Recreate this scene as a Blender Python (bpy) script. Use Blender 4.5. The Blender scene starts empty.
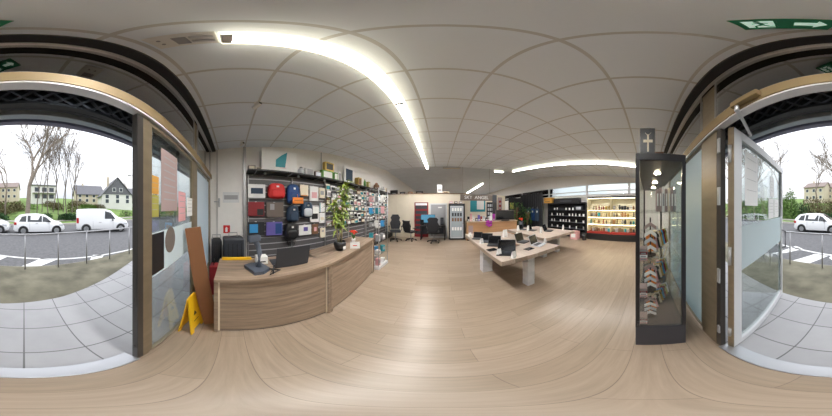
import bpy, bmesh, math, random
from mathutils import Vector, Matrix
random.seed(7)
PI = math.pi
sc = bpy.context.scene
col = sc.collection
H = 1.6                      # eye height above the shop floor

# ------------------------------------------------------------------ photo -> room measurements
def ray(x, y):
    a = math.radians((x-440)*360/832); e = math.radians((208-y)*180/416)
    return math.sin(a)*math.cos(e), math.cos(a)*math.cos(e), math.sin(e)
def fl(x, y, z=0.0):
    v = ray(x, y); t = (z-H)/v[2]; return v[0]*t, v[1]*t
def onX(x, y, X):
    v = ray(x, y); t = X/v[0]; return v[1]*t, H+v[2]*t
def onY(x, y, Y):
    v = ray(x, y); t = Y/v[1]; return v[0]*t, H+v[2]*t
def ceil_z(Y):
    return 3.06+0.11*Y if Y <= 6.9 else 3.82-0.02*(Y-6.9)

# ------------------------------------------------------------------ materials
def mat(name, rgb, rough=0.6, metal=0.0, var=0.0, scale=8.0, spec=0.5, stretch=(1, 1, 1), bump=0.0, emit=None, es=0.0):
    m = bpy.data.materials.new(name); m.use_nodes = True
    nt = m.node_tree; b = nt.nodes['Principled BSDF']
    b.inputs['Roughness'].default_value = rough
    b.inputs['Metallic'].default_value = metal
    b.inputs['Specular IOR Level'].default_value = spec
    c = (*rgb, 1)
    b.inputs['Base Color'].default_value = c
    if emit:
        b.inputs['Emission Color'].default_value = (*emit, 1); b.inputs['Emission Strength'].default_value = es
    if var > 0 or bump > 0:
        tc = nt.nodes.new('ShaderNodeTexCoord'); mp = nt.nodes.new('ShaderNodeMapping')
        mp.inputs['Scale'].default_value = stretch
        nz = nt.nodes.new('ShaderNodeTexNoise'); nz.inputs['Scale'].default_value = scale; nz.inputs['Detail'].default_value = 5
        nt.links.new(tc.outputs['Object'], mp.inputs['Vector']); nt.links.new(mp.outputs[0], nz.inputs['Vector'])
        if var > 0:
            r = nt.nodes.new('ShaderNodeValToRGB')
            r.color_ramp.elements[0].position = 0.3; r.color_ramp.elements[1].position = 0.7
            r.color_ramp.elements[0].color = (*[max(0, k*(1-var)) for k in rgb], 1)
            r.color_ramp.elements[1].color = (*[min(1, k*(1+var)) for k in rgb], 1)
            nt.links.new(nz.outputs['Fac'], r.inputs[0]); nt.links.new(r.outputs[0], b.inputs['Base Color'])
        if bump > 0:
            bp = nt.nodes.new('ShaderNodeBump'); bp.inputs['Strength'].default_value = bump
            nt.links.new(nz.outputs['Fac'], bp.inputs['Height']); nt.links.new(bp.outputs[0], b.inputs['Normal'])
    return m

def glass(name, tint=(0.93, 0.97, 0.97), gloss=1.0):
    m = bpy.data.materials.new(name); m.use_nodes = True
    nt = m.node_tree; nt.nodes.clear()
    out = nt.nodes.new('ShaderNodeOutputMaterial'); mx = nt.nodes.new('ShaderNodeMixShader')
    tr = nt.nodes.new('ShaderNodeBsdfTransparent'); tr.inputs[0].default_value = (*tint, 1)
    gl = nt.nodes.new('ShaderNodeBsdfGlossy'); gl.inputs['Roughness'].default_value = 0.01
    fr = nt.nodes.new('ShaderNodeFresnel'); fr.inputs[0].default_value = 1.5
    mu = nt.nodes.new('ShaderNodeMath'); mu.operation = 'MULTIPLY'; mu.inputs[1].default_value = gloss; mu.use_clamp = True
    nt.links.new(fr.outputs[0], mu.inputs[0]); nt.links.new(mu.outputs[0], mx.inputs[0])
    nt.links.new(tr.outputs[0], mx.inputs[1]); nt.links.new(gl.outputs[0], mx.inputs[2]); nt.links.new(mx.outputs[0], out.inputs[0])
    return m

def frosted(name, rgb):
    m = bpy.data.materials.new(name); m.use_nodes = True
    nt = m.node_tree; nt.nodes.clear()
    out = nt.nodes.new('ShaderNodeOutputMaterial'); mx = nt.nodes.new('ShaderNodeMixShader'); mx.inputs[0].default_value = 0.5
    a = nt.nodes.new('ShaderNodeBsdfDiffuse'); a.inputs[0].default_value = (*rgb, 1)
    b = nt.nodes.new('ShaderNodeBsdfTranslucent'); b.inputs[0].default_value = (*rgb, 1)
    nt.links.new(a.outputs[0], mx.inputs[1]); nt.links.new(b.outputs[0], mx.inputs[2]); nt.links.new(mx.outputs[0], out.inputs[0])
    return m

def emission(name, rgb, s):
    m = bpy.data.materials.new(name); m.use_nodes = True
    nt = m.node_tree; nt.nodes.clear()
    out = nt.nodes.new('ShaderNodeOutputMaterial'); e = nt.nodes.new('ShaderNodeEmission')
    e.inputs[0].default_value = (*rgb, 1); e.inputs[1].default_value = s
    nt.links.new(e.outputs[0], out.inputs[0]); return m

def plank_mat(name, c1, c2, cm, bw, rh, rough=0.35, rot=0, mortar=0.004, grain=0.35, spec=0.5, gx=1.0, gy=14.0):
    m = bpy.data.materials.new(name); m.use_nodes = True
    nt = m.node_tree; b = nt.nodes['Principled BSDF']; b.inputs['Roughness'].default_value = rough
    b.inputs['Specular IOR Level'].default_value = spec
    tc = nt.nodes.new('ShaderNodeTexCoord'); mp = nt.nodes.new('ShaderNodeMapping'); mp.inputs['Rotation'].default_value = rot if isinstance(rot, tuple) else (0, 0, rot)
    br = nt.nodes.new('ShaderNodeTexBrick'); br.inputs['Scale'].default_value = 1
    br.inputs['Color1'].default_value = (*c1, 1); br.inputs['Color2'].default_value = (*c2, 1); br.inputs['Mortar'].default_value = (*cm, 1)
    br.inputs['Brick Width'].default_value = bw; br.inputs['Row Height'].default_value = rh; br.inputs['Mortar Size'].default_value = mortar
    br.inputs['Mortar Smooth'].default_value = 0.1
    nt.links.new(tc.outputs['Object'], mp.inputs[0]); nt.links.new(mp.outputs[0], br.inputs['Vector'])
    mp2 = nt.nodes.new('ShaderNodeMapping'); mp2.inputs['Scale'].default_value = (gx, gy, gy)
    nz = nt.nodes.new('ShaderNodeTexNoise'); nz.inputs['Scale'].default_value = 2.2; nz.inputs['Detail'].default_value = 6; nz.inputs['Roughness'].default_value = .65
    nt.links.new(mp.outputs[0], mp2.inputs[0]); nt.links.new(mp2.outputs[0], nz.inputs['Vector'])
    r = nt.nodes.new('ShaderNodeValToRGB'); r.color_ramp.elements[0].position = .3; r.color_ramp.elements[1].position = .7
    r.color_ramp.elements[0].color = (1-grain, 1-grain, 1-grain, 1); r.color_ramp.elements[1].color = (1, 1, 1, 1)
    mx = nt.nodes.new('ShaderNodeMixRGB'); mx.blend_type = 'MULTIPLY'; mx.inputs[0].default_value = 1
    nt.links.new(nz.outputs['Fac'], r.inputs[0]); nt.links.new(br.outputs['Color'], mx.inputs[1]); nt.links.new(r.outputs[0], mx.inputs[2])
    nt.links.new(mx.outputs[0], b.inputs['Base Color'])
    return m

M = {}
def m_(k, *a, **kw):
    M[k] = mat(k, *a, **kw); return M[k]
m_('wall', (.82, .80, .77), .8, var=.02)
m_('blue_grey', (.74, .80, .88), .8, var=.04, scale=2)
m_('partition', (.80, .72, .58), .7, var=.03, scale=3)
m_('bronze', (.28, .225, .15), .42, .5, var=.10, scale=4, stretch=(1, 1, 4))
m_('gold_rail', (.30, .22, .11), .55, .3, var=.08, scale=3)
m_('dark_bronze', (.055, .05, .045), .45, .3)
m_('black', (.014, .014, .016), .4)
m_('black_soft', (.022, .022, .026), .75)
m_('graphite', (.04, .045, .055), .5)
m_('scanner_grey', (.075, .09, .12), .5)
m_('alu', (.62, .63, .64), .35, .7)
m_('alu_white', (.68, .69, .70), .4, .1)
m_('chrome', (.75, .76, .78), .15, 1.0)
m_('steel', (.45, .46, .48), .35, .9)
m_('white', (.82, .82, .80), .5)
m_('paper', (.85, .85, .84), .7)
m_('cream', (.78, .70, .55), .7)
m_('grey', (.35, .35, .36), .6)
m_('slat', (.085, .082, .085), .5)
m_('slat_rail', (.42, .42, .43), .35, .6)
m_('shelf_dark', (.02, .018, .018), .5)
m_('red', (.62, .02, .02), .6)
m_('red_trim', (.33, .03, .02), .5)
m_('case_black', (.010, .010, .013), .35)
m_('plinth_black', (.035, .036, .045), .5)
m_('dark_red', (.25, .015, .02), .6)
m_('blue', (.02, .07, .22), .7)
m_('navy', (.025, .05, .09), .7)
m_('sky_blue', (.05, .32, .65), .5)
m_('teal', (.03, .30, .36), .5)
m_('purple', (.15, .12, .42), .6)
m_('magenta', (.50, .04, .45), .5)
m_('pink', (.72, .38, .40), .6)
m_('pale_pink', (.38, .29, .28), .7)
m_('orange', (.75, .22, .02), .5)
m_('amber', (.62, .33, .06), .5)
m_('yellow', (.80, .47, .01), .45)
m_('olive', (.38, .36, .08), .6)
m_('green', (.10, .28, .05), .6)
m_('sign_green', (.0, .20, .09), .4)
m_('sign_white', (.8, .9, .85), .5, emit=(.6, 1, .8), es=.35)
m_('brown', (.20, .10, .05), .6)
m_('taupe', (.17, .14, .12), .8)
m_('board_brown', (.24, .105, .045), .5, var=.15, scale=3, stretch=(1, 1, .2))
m_('board_edge', (.55, .36, .22), .6)
m_('white_leg', (.62, .63, .65), .5, var=.05)
m_('leaf', (.27, .36, .06), .6, var=.3, scale=20)
m_('dark_leaf', (.06, .15, .03), .7, var=.3, scale=20)
m_('cane', (.45, .38, .24), .6)
m_('flower_red', (.85, .05, .01), .6)
m_('car_white', (.86, .87, .88), .12, spec=.6)
m_('car_glass', (.03, .035, .04), .08)
m_('rubber', (.018, .018, .018), .8)
m_('hub', (.42, .43, .44), .35, .7)
m_('lamp_red', (.45, .02, .02), .3)
m_('lamp_clear', (.7, .72, .75), .15, .3)
m_('plastic_grey', (.10, .10, .105), .6)
m_('screen_off', (.008, .009, .011), .12)
m_('screen_blue', (.05, .15, .22), .2, emit=(.12, .38, .60), es=.4)
m_('desk_wood', (.46, .26, .13), .5, var=.12, scale=5, stretch=(.3, 1, 3))
m_('oak', (.52, .40, .28), .5, var=.1, scale=6, stretch=(1, .1, 1))
m_('skirt', (.12, .13, .16), .5)
m_('lavender', (.19, .19, .26), .5)
m_('soffit', (.34, .40, .44), .6)
m_('lattice_dark', (.012, .012, .014), .6)
m_('lattice', (.11, .11, .12), .5, .6)
m_('bark', (.26, .215, .175), .9, var=.25, scale=6)
m_('bark_grey', (.18, .145, .12), .9, var=.2, scale=6)
m_('hedge_dark', (.035, .09, .03), .9, var=.4, scale=2)
m_('hedge_green', (.12, .22, .035), .9, var=.4, scale=2)
m_('hedge_brown', (.16, .13, .065), .9, var=.35, scale=2)
m_('conifer', (.14, .24, .06), .9, var=.4, scale=2)
m_('render_white', (.75, .74, .70), .8)
m_('render_beige', (.62, .54, .42), .8)
m_('slate', (.14, .14, .155), .7, var=.15, scale=3)
m_('tile_roof', (.22, .17, .15), .7, var=.15, scale=3)
m_('window_dark', (.06, .07, .085), .15)
m_('galv', (.40, .40, .41), .4, .7)
m_('road_paint', (.68, .68, .67), .7, var=.08, scale=8)
m_('asphalt', (.125, .125, .13), .9, var=.18, scale=9)
m_('kerb', (.42, .40, .36), .85, var=.1)
m_('verge', (.15, .14, .10), .95, var=.35, scale=2.2, bump=.3)
m_('grass', (.135, .215, .05), .95, var=.45, scale=.5, bump=.3)
m_('concrete', (.40, .41, .43), .8, var=.08)
m_('silver_box', (.55, .58, .62), .4, .2)
m_('display_lit', (.85, .80, .62), .6)
m_('shelf_cream', (.72, .66, .48), .6)
m_('gold', (.50, .35, .10), .35, .7)
M['glass'] = glass('clear_glass')
M['glass_dark'] = glass('transom_glass', (.55, .59, .63), 3.0)
M['glass_door'] = glass('door_glass', (.92, .96, .96), .55)
M['glass_case'] = glass('case_glass', (.97, .985, .98), .35)
M['frost'] = frosted('frosted_film', (.80, .88, .90))
M['frost_white'] = frosted('frosted_white', (.80, .87, .92))
M['tube'] = emission('lit_tube', (1.0, .985, .97), 88.0)
M['tube_edge'] = emission('tube_edge', (1.0, .90, .66), 1.9)
M['downlight'] = emission('downlight', (1.0, .80, .55), 130.0)
M['strip'] = emission('cabinet_strip', (1.0, .88, .6), 7.0)
M['floor'] = plank_mat('floor_oak', (.405, .312, .232), (.345, .265, .192), (.25, .19, .14), 1.3, .19, rough=.31, mortar=.0022, grain=.24)
M['counter'] = plank_mat('counter_oak', (.45, .335, .245), (.39, .285, .20), (.30, .2, .13), 6.0, 3.0, rough=.42, rot=(0, 0, PI/2), mortar=0, grain=.55, gx=.8, gy=11)
M['table_oak'] = plank_mat('table_oak', (.56, .46, .38), (.50, .40, .33), (.35, .28, .22), 4.0, .25, rough=.38, rot=PI/2, mortar=.001, grain=.3)
M['tiles'] = plank_mat('pavement_tiles', (.40, .40, .41), (.365, .365, .375), (.14, .14, .14), .42, .42, rough=.6, mortar=.006, grain=.12, gx=1, gy=1)
M['tiles'].node_tree.nodes['Brick Texture'].offset = 0.0

M['floor'].node_tree.nodes['Mapping'].inputs['Location'].default_value = (.45, .09, 0)
# ceiling: one grid of square tiles
def ceiling_mat():
    m = bpy.data.materials.new('ceiling_tiles'); m.use_nodes = True
    nt = m.node_tree; b = nt.nodes['Principled BSDF']; b.inputs['Roughness'].default_value = .85
    tc = nt.nodes.new('ShaderNodeTexCoord'); sp = nt.nodes.new('ShaderNodeSeparateXYZ'); nt.links.new(tc.outputs['Object'], sp.inputs[0])
    masks = []
    for ax, off in (('X', .365), ('Y', .29)):
        a = nt.nodes.new('ShaderNodeMath'); a.operation = 'SUBTRACT'; a.inputs[1].default_value = off-.3+60*.6*-1
        nt.links.new(sp.outputs[ax], a.inputs[0])
        mo = nt.nodes.new('ShaderNodeMath'); mo.operation = 'MODULO'; mo.inputs[1].default_value = .6; nt.links.new(a.outputs[0], mo.inputs[0])
        s = nt.nodes.new('ShaderNodeMath'); s.operation = 'SUBTRACT'; s.inputs[1].default_value = .3; nt.links.new(mo.outputs[0], s.inputs[0])
        ab = nt.nodes.new('ShaderNodeMath'); ab.operation = 'ABSOLUTE'; nt.links.new(s.outputs[0], ab.inputs[0])
        lt = nt.nodes.new('ShaderNodeMath'); lt.operation = 'LESS_THAN'; lt.inputs[1].default_value = .013; nt.links.new(ab.outputs[0], lt.inputs[0])
        masks.append(lt)
    mx = nt.nodes.new('ShaderNodeMath'); mx.operation = 'MAXIMUM'
    nt.links.new(masks[0].outputs[0], mx.inputs[0]); nt.links.new(masks[1].outputs[0], mx.inputs[1])
    c = nt.nodes.new('ShaderNodeMixRGB'); c.inputs[1].default_value = (.84, .91, 1.0, 1); c.inputs[2].default_value = (.60, .62, .64, 1)
    nt.links.new(mx.outputs[0], c.inputs[0]); nt.links.new(c.outputs[0], b.inputs['Base Color'])
    return m
M['ceiling'] = ceiling_mat()

def slat_mat():
    m = bpy.data.materials.new('slatwall'); m.use_nodes = True
    nt = m.node_tree; b = nt.nodes['Principled BSDF']; b.inputs['Roughness'].default_value = .5
    tc = nt.nodes.new('ShaderNodeTexCoord'); sp = nt.nodes.new('ShaderNodeSeparateXYZ'); nt.links.new(tc.outputs['Object'], sp.inputs[0])
    mo = nt.nodes.new('ShaderNodeMath'); mo.operation = 'MODULO'; mo.inputs[1].default_value = .15; nt.links.new(sp.outputs['Z'], mo.inputs[0])
    lt = nt.nodes.new('ShaderNodeMath'); lt.operation = 'LESS_THAN'; lt.inputs[1].default_value = .024; nt.links.new(mo.outputs[0], lt.inputs[0])
    c = nt.nodes.new('ShaderNodeMixRGB'); c.inputs[1].default_value = (.10, .095, .10, 1); c.inputs[2].default_value = (.42, .42, .43, 1)
    nt.links.new(lt.outputs[0], c.inputs[0]); nt.links.new(c.outputs[0], b.inputs['Base Color'])
    return m
M['slatwall'] = slat_mat()

# ------------------------------------------------------------------ mesh builder
class MB:
    def __init__(s): s.bm = bmesh.new(); s.mi = 0
    def _set(s, faces):
        for f in faces: f.material_index = s.mi
    def box(s, x0, y0, z0, x1, y1, z1, mtx=None, bev=0):
        bm = bmesh.new(); r = bmesh.ops.create_cube(bm, size=1)
        for v in bm.verts:
            v.co = Vector(((x0+x1)/2+v.co.x*abs(x1-x0), (y0+y1)/2+v.co.y*abs(y1-y0), (z0+z1)/2+v.co.z*abs(z1-z0)))
        if bev: bmesh.ops.bevel(bm, geom=bm.edges[:], offset=bev, segments=2, profile=.6, affect='EDGES')
        s.merge(bm, mtx); return s
    def merge(s, bm, mtx=None):
        if mtx is not None: bmesh.ops.transform(bm, matrix=mtx, verts=bm.verts)
        mp = {v: s.bm.verts.new(v.co) for v in bm.verts}
        for f in bm.faces:
            try: nf = s.bm.faces.new([mp[v] for v in f.verts]); nf.material_index = s.mi; nf.smooth = f.smooth
            except ValueError: pass
        bm.free()
    def bar(s, a, b, w, h=None, roll=None):
        a = Vector(a); b = Vector(b); d = b-a; L = d.length
        q = d.to_track_quat('Z', 'Y'); h = h or w
        mt = Matrix.Translation((a+b)/2) @ q.to_matrix().to_4x4()
        s.box(-w/2, -h/2, -L/2, w/2, h/2, L/2, mt); return s
    def tube(s, pts, rad, n=8, cap=True):
        pts = [Vector(p) for p in pts]; rings = []
        for i, p in enumerate(pts):
            d = (pts[min(i+1, len(pts)-1)]-pts[max(i-1, 0)]).normalized()
            q = d.to_track_quat('Z', 'Y'); r = rad[i] if isinstance(rad, (list, tuple)) else rad
            rings.append([s.bm.verts.new(p+q @ Vector((math.cos(2*PI*k/n)*r, math.sin(2*PI*k/n)*r, 0))) for k in range(n)])
        for a, b in zip(rings, rings[1:]):
            for k in range(n):
                f = s.bm.faces.new([a[k], a[(k+1) % n], b[(k+1) % n], b[k]]); f.smooth = True; f.material_index = s.mi
        if cap:
            for r in (rings[0][::-1], rings[-1]):
                f = s.bm.faces.new(r); f.material_index = s.mi
        return s
    def lathe(s, prof, c=(0, 0, 0), n=20, mtx=None):
        bm = bmesh.new(); rings = []
        for r, z in prof:
            rings.append([bm.verts.new((c[0]+math.cos(2*PI*k/n)*max(r, 1e-4), c[1]+math.sin(2*PI*k/n)*max(r, 1e-4), c[2]+z)) for k in range(n)])
        for a, b in zip(rings, rings[1:]):
            for k in range(n):
                f = bm.faces.new([a[k], a[(k+1) % n], b[(k+1) % n], b[k]]); f.smooth = True
        bm.faces.new(rings[0][::-1]); bm.faces.new(rings[-1])
        s.merge(bm, mtx); return s
    def prism(s, pts, axis, a, b, mtx=None):
        # pts: 2D outline; extruded along axis from a to b
        def P(p, t):
            return {'X': (t, p[0], p[1]), 'Y': (p[0], t, p[1]), 'Z': (p[0], p[1], t)}[axis]
        bm = bmesh.new()
        va = [bm.verts.new(P(p, a)) for p in pts]; vb = [bm.verts.new(P(p, b)) for p in pts]
        n = len(pts)
        bm.faces.new(va); bm.faces.new(vb[::-1])
        for k in range(n): bm.faces.new([va[k], vb[k], vb[(k+1) % n], va[(k+1) % n]])
        bmesh.ops.recalc_face_normals(bm, faces=bm.faces)
        s.merge(bm, mtx); return s
    def ball(s, c, r, sx=1, sy=1, sz=1, sub=2, mtx=None):
        bm = bmesh.new(); bmesh.ops.create_icosphere(bm, subdivisions=sub, radius=r)
        for v in bm.verts: v.co = Vector((c[0]+v.co.x*sx, c[1]+v.co.y*sy, c[2]+v.co.z*sz))
        for f in bm.faces: f.smooth = True
        s.merge(bm, mtx); return s
    def use(s, i): s.mi = i; return s
    def build(s, name, mats, parent=None, loc=None, rz=0):
        me = bpy.data.meshes.new(name); s.bm.normal_update(); s.bm.to_mesh(me); s.bm.free()
        for m in (mats if isinstance(mats, (list, tuple)) else [mats]):
            me.materials.append(M[m] if isinstance(m, str) else m)
        o = bpy.data.objects.new(name, me); col.objects.link(o)
        if parent: o.parent = parent
        if loc: o.location = loc
        if rz: o.rotation_euler.z = rz
        return o

def tag(o, label=None, cat=None, group=None, kind=None):
    if label: o['label'] = label
    if cat: o['category'] = cat
    if group: o['group'] = group
    if kind: o['kind'] = kind
    return o
def empty(name, loc=(0, 0, 0), rz=0, label=None, cat=None, group=None, kind=None):
    o = bpy.data.objects.new(name, None); col.objects.link(o); o.location = loc; o.rotation_euler.z = rz
    o.empty_display_size = .1
    return tag(o, label, cat, group, kind)
def struct(o, label=None): return tag(o, label, None, None, 'structure')
def copy_tree(o, parent=None):
    c = o.copy(); col.objects.link(c)
    if parent: c.parent = parent
    for ch in [x for x in bpy.data.objects if x.parent == o]: copy_tree(ch, c)
    return c
def text_mesh(name, s, size, m, parent, loc, rot, depth=.004):
    cu = bpy.data.curves.new(name, 'FONT'); cu.body = s; cu.size = size; cu.extrude = depth; cu.align_x = 'CENTER'; cu.align_y = 'CENTER'
    t = bpy.data.objects.new(name+'_tmp', cu); col.objects.link(t)
    dg = bpy.context.evaluated_depsgraph_get(); me = bpy.data.meshes.new_from_object(t.evaluated_get(dg)); me.name = name
    bpy.data.objects.remove(t); o = bpy.data.objects.new(name, me); col.objects.link(o)
    me.materials.clear(); me.materials.append(M[m]); o.parent = parent; o.location = loc; o.rotation_euler = rot
    return o

# ================================================================== ROOM SHELL
XL, XR, YF, YB = -3.0, 6.6, -.5, 20.0
struct(MB().box(XL-.15, YF-.02, -.25, XR+.15, YB+.15, 0).build('floor', 'floor'), 'pale oak plank floor of the shop')
struct(MB().prism([(YF-.1, ceil_z(YF)-.011), (6.9, ceil_z(6.9)), (6.9, ceil_z(6.9)+.1), (YF-.1, ceil_z(YF)+.1)], 'X', XL-.15, XR+.15).build('ceiling', 'ceiling'), 'rising suspended ceiling of square tiles')
struct(MB().prism([(6.9, ceil_z(6.9)), (YB+.15, ceil_z(YB)), (YB+.15, ceil_z(YB)+.1), (6.9, ceil_z(6.9)+.1)], 'X', XL-.15, XR+.15).build('ceiling_back', 'blue_grey'), 'plain blue grey ceiling of the back hall')
pl = [(YF-.1, -.25), (YB+.15, -.25), (YB+.15, ceil_z(YB)+.1), (6.9, ceil_z(6.9)+.1), (YF-.1, ceil_z(YF)+.1)]
struct(MB().prism(pl, 'X', XL-.15, XL).build('wall_left', 'wall'), 'off-white left wall')
# right wall with a band of high windows
WZ0, WZ1 = 2.30, 2.92
b = MB()
b.box(XR, YF-.1, -.25, XR+.15, YB+.15, WZ0)
b.prism([(YF-.1, WZ1), (YB+.15, WZ1), (YB+.15, ceil_z(YB)+.1), (6.9, ceil_z(6.9)+.1), (YF-.1, ceil_z(YF)+.1)], 'X', XR, XR+.15)
b.box(XR, YF-.1, WZ0, XR+.15, .45, WZ1); b.box(XR, 14.0, WZ0, XR+.15, YB+.15, WZ1)
struct(b.build('wall_right', 'wall'), 'off-white right wall under a strip of high windows')
wy = [.45, .95, 3.30, 6.15, 9.3, 14.0]
for i in range(5):
    y0, y1 = wy[i], wy[i+1]
    f = MB()
    for a in (y0, y1-.06): f.box(XR+.02, a, WZ0, XR+.10, a+.06, WZ1)
    f.box(XR+.02, y0+.06, WZ0, XR+.10, y1-.06, WZ0+.05); f.box(XR+.02, y0+.06, WZ1-.05, XR+.10, y1-.06, WZ1)
    f.box(XR+.03, y0+.06, WZ0+.2, XR+.08, y1-.06, WZ0+.25)
    w = struct(f.build('window_%d' % (11+i), 'alu_white'), 'high strip window in the right wall')
    MB().box(XR+.05, y0+.06, WZ0+.05, XR+.056, y1-.06, WZ1-.05).build('window_pane', 'glass', w)
struct(MB().box(XL, YB, -.25, XR, YB+.15, 4.1).build('wall_back', 'blue_grey'), 'blue grey back wall')
struct(MB().box(3.1, YF-.1, 0, XR, YF, 3.05).build('wall_front', 'wall'), 'off-white stretch of front wall beside the glazing')
# baseboards / cornice
struct(MB().box(XR-.02, .0, 0, XR, 12, .1).build('baseboard_right', 'skirt'))
# cable trunk in corner by left wall
struct(MB().box(XL, .25, 0, XL+.07, .31, 3.07).build('trim_1', 'slat_rail'), 'grey upright where the slatwall starts')
struct(MB().box(XL, 2.38, 2.5, XL+.012, 2.40, 3.3).build('trim_2', 'grey'), 'thin dark joint in the left wall')

# ---- door in left wall (closet)
d = struct(MB().box(XL, -.33, .02, XL+.03, .24, 2.96, bev=.004).build('door_2', 'wall'), 'cream closet door beside the slatwall')
h = MB().box(XL+.03, -.31, 1.62, XL+.04, -.27, 1.82); h.tube([(XL+.05, -.29, 1.74), (XL+.085, -.29, 1.74), (XL+.085, -.40, 1.74)], .011)
h.build('door_handle', 'steel', d)
MB().box(XL-.0, -.345, 0, XL+.018, -.332, 3.0).build('door_frame', 'grey', d)
y0, z1 = onX(222, 191, XL); y1, z0 = onX(240, 204, XL)
n = MB().box(XL+.031, y0+.02, z0+.03, XL+.036, y1-.02, z1-.03, bev=.001).build('notice_plate', 'alu_white')
tag(n, 'pale grey notice plate on the cream closet door', 'notice')
MB().box(XL+.0362, y0+.05, z0+.10, XL+.0368, y1-.05, z1-.10).build('printed_text_block', 'grey', n)
e = empty('extinguisher_sign', (XL+.031, -.12, 1.12), 0, 'small red fire extinguisher sign low on the closet door', 'sign')
MB().box(0, -.075, -.09, .004, .075, .09).build('sign_plate', 'red', e)
g = MB().box(.0042, -.03, -.06, .006, .02, .03); g.box(.0042, -.018, .03, .006, .008, .05); g.bar((.005, .0, .05), (.005, .045, .02), .01, .002)
g.build('extinguisher_symbol', 'white', e)

# ================================================================== STOREFRONT
ZT0, ZT1 = 2.272, 2.372      # transom rail
# threshold
struct(MB().box(-.57, -.60, -.02, .80, -.47, .012, bev=.003).build('trim_3', 'steel'), 'metal door threshold')
# rail and top box
struct(MB().box(XL, -.525, ZT0, 3.1, -.463, ZT1, bev=.004).build('trim_4', 'gold_rail'), 'golden bronze transom rail over the door')
struct(MB().box(XL, -.525, ZT0-.018, 3.1, -.468, ZT0-.001).build('trim_5', 'alu_white'), 'pale lower lip of the transom rail')
b = MB().box(XL, -.53, 2.968, 3.1, -.372, 3.015)
struct(b.build('trim_6', 'black_soft'), 'black head profile along the ceiling')
struct(MB().box(XL, -.478, 2.95, 3.1, -.452, 2.9675).build('trim_7', 'alu'), 'thin silver strip under the head profile')
# posts
struct(MB().box(.86, -.53, 0, 1.12, -.487, 2.934, bev=.004).build('trim_8', 'bronze'), 'wide bronze post right of the door')
b = MB().box(.80, -.53, 0, .858, -.49, ZT0-.03)
struct(b.build('trim_9', 'dark_bronze'), 'grey hinge jamb of the open door')
for z in (.30, 1.0, 1.62, 2.02): MB().box(.803, -.4895, z, .835, -.478, z+.13, bev=.002).build('hinge_plate', 'alu', bpy.data.objects['trim_9'])
b = MB()
b.box(-1.80, -.53, 0, -1.62, -.487, 2.934, bev=.004)
struct(b.build('trim_10', 'bronze'), 'bronze post between the left panes')
struct(MB().box(-2.97, -.53, 0, -2.80, -.487, 2.934, bev=.004).build('trim_11', 'bronze'), 'bronze post at the left wall')
struct(MB().box(2.95, -.53, 0, 3.1, -.487, 2.934, bev=.004).build('trim_12', 'bronze'), 'bronze post at the right end of the glazing')
b = MB().box(-.682, -.53, 0, -.618, -.49, ZT0-.02, bev=.003)
struct(b.build('trim_13', 'bronze'), 'bronze jamb left of the doorway')
b = MB().box(-.617, -.53, 0, -.565, -.488, ZT0-.02, bev=.003)
for z in (.25, .93, 1.02, 1.12, 1.6, 2.0): b.box(-.565, -.52, z, -.561, -.50, z+.06)
struct(b.build('trim_14', 'dark_bronze'), 'dark strike strip of the doorway')

def pane(n, x0, x1, z0, z1, gm='glass', fr='bronze', lab=None):
    f = MB(); w = .03 if z0 < 1 else .012; dy = 0 if z0 < 1 else .04
    if dy: fr = 'steel'
    f.box(x0, -.525+dy, z0, x0+w, -.492+dy/2, z1); f.box(x1-w, -.525+dy, z0, x1, -.492+dy/2, z1)
    f.box(x0+w, -.525+dy, z0, x1-w, -.492+dy/2, z0+w); f.box(x0+w, -.525+dy, z1-w, x1-w, -.492+dy/2, z1)
    o = struct(f.build('window_%d' % n, fr), lab)
    MB().box(x0+w, -.508+dy*.6, z0+w, x1-w, -.502+dy*.6, z1-w).build('window_pane', gm, o)
    return o
w1 = pane(1, -1.62, -.683, .03, ZT0-.03, 'glass_door', lab='fixed pane left of the doorway with posters')
def film(par, x0, x1, z0, z1, m, y=-.499, name='frosted_band', t=.0015):
    return MB().box(x0, y, z0, x1, y+t, z1).build(name, m, par)
film(w1, -1.58, -.72, 1.09, 1.43, 'frost')
w2 = pane(2, -2.80, -1.80, .03, ZT0-.03, 'glass_door', lab='far left pane with frosted film')
film(w2, -2.76, -1.84, .40, 2.15, 'frost_white')
w3 = pane(3, 1.12, 2.95, .06, ZT0-.0, 'glass_door', lab='right pane with tall frosted film')
film(w3, 1.16, 2.91, .12, 2.20, 'frost')
pane(4, -2.80, -1.80, ZT1+.002, 2.966, 'glass_dark', 'bronze', 'left transom pane')
pane(5, -1.62, .86, ZT1+.002, 2.966, 'glass_dark', 'bronze', 'middle transom pane above the doorway')
pane(6, 1.12, 2.95, ZT1+.002, 2.966, 'glass_dark', 'bronze', 'right transom pane')

# posters and stickers on window_1 (things stuck to the glass)
def poster(px0, py0, px1, py1, m, lab, name='poster', cat='poster', marks=None, y=-.4955):
    xm = (px0+px1)/2
    x0, _ = onY(px0, 208, -.5); x1, _ = onY(px1, 208, -.5)
    z1 = onY(xm, py0, -.5)[1]; z0 = onY(xm, py1, -.5)[1]
    o = MB().box(min(x0, x1), y, z0, max(x0, x1), y+.002, z1).build(name, m)
    tag(o, lab, cat)
    if marks:
        g = MB(); xa, xb = min(x0, x1), max(x0, x1); w = xb-xa; hh = z1-z0
        for k in range(marks): g.box(xa+w*.15, y+.0022, z1-hh*(.12+k*.8/marks), xa+w*.85, y+.0027, z1-hh*(.12+k*.8/marks)-hh*.02)
        g.build('printed_lines', 'grey', o)
    return o
poster(160.5, 153, 176.5, 211, 'pale_pink', 'large pale pink poster taped to the left glass pane', marks=7)
poster(150, 176, 158, 194, 'amber', 'tan orange sheet on the left pane above the olive one', 'paper_sheet', 'poster', 3)
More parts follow.
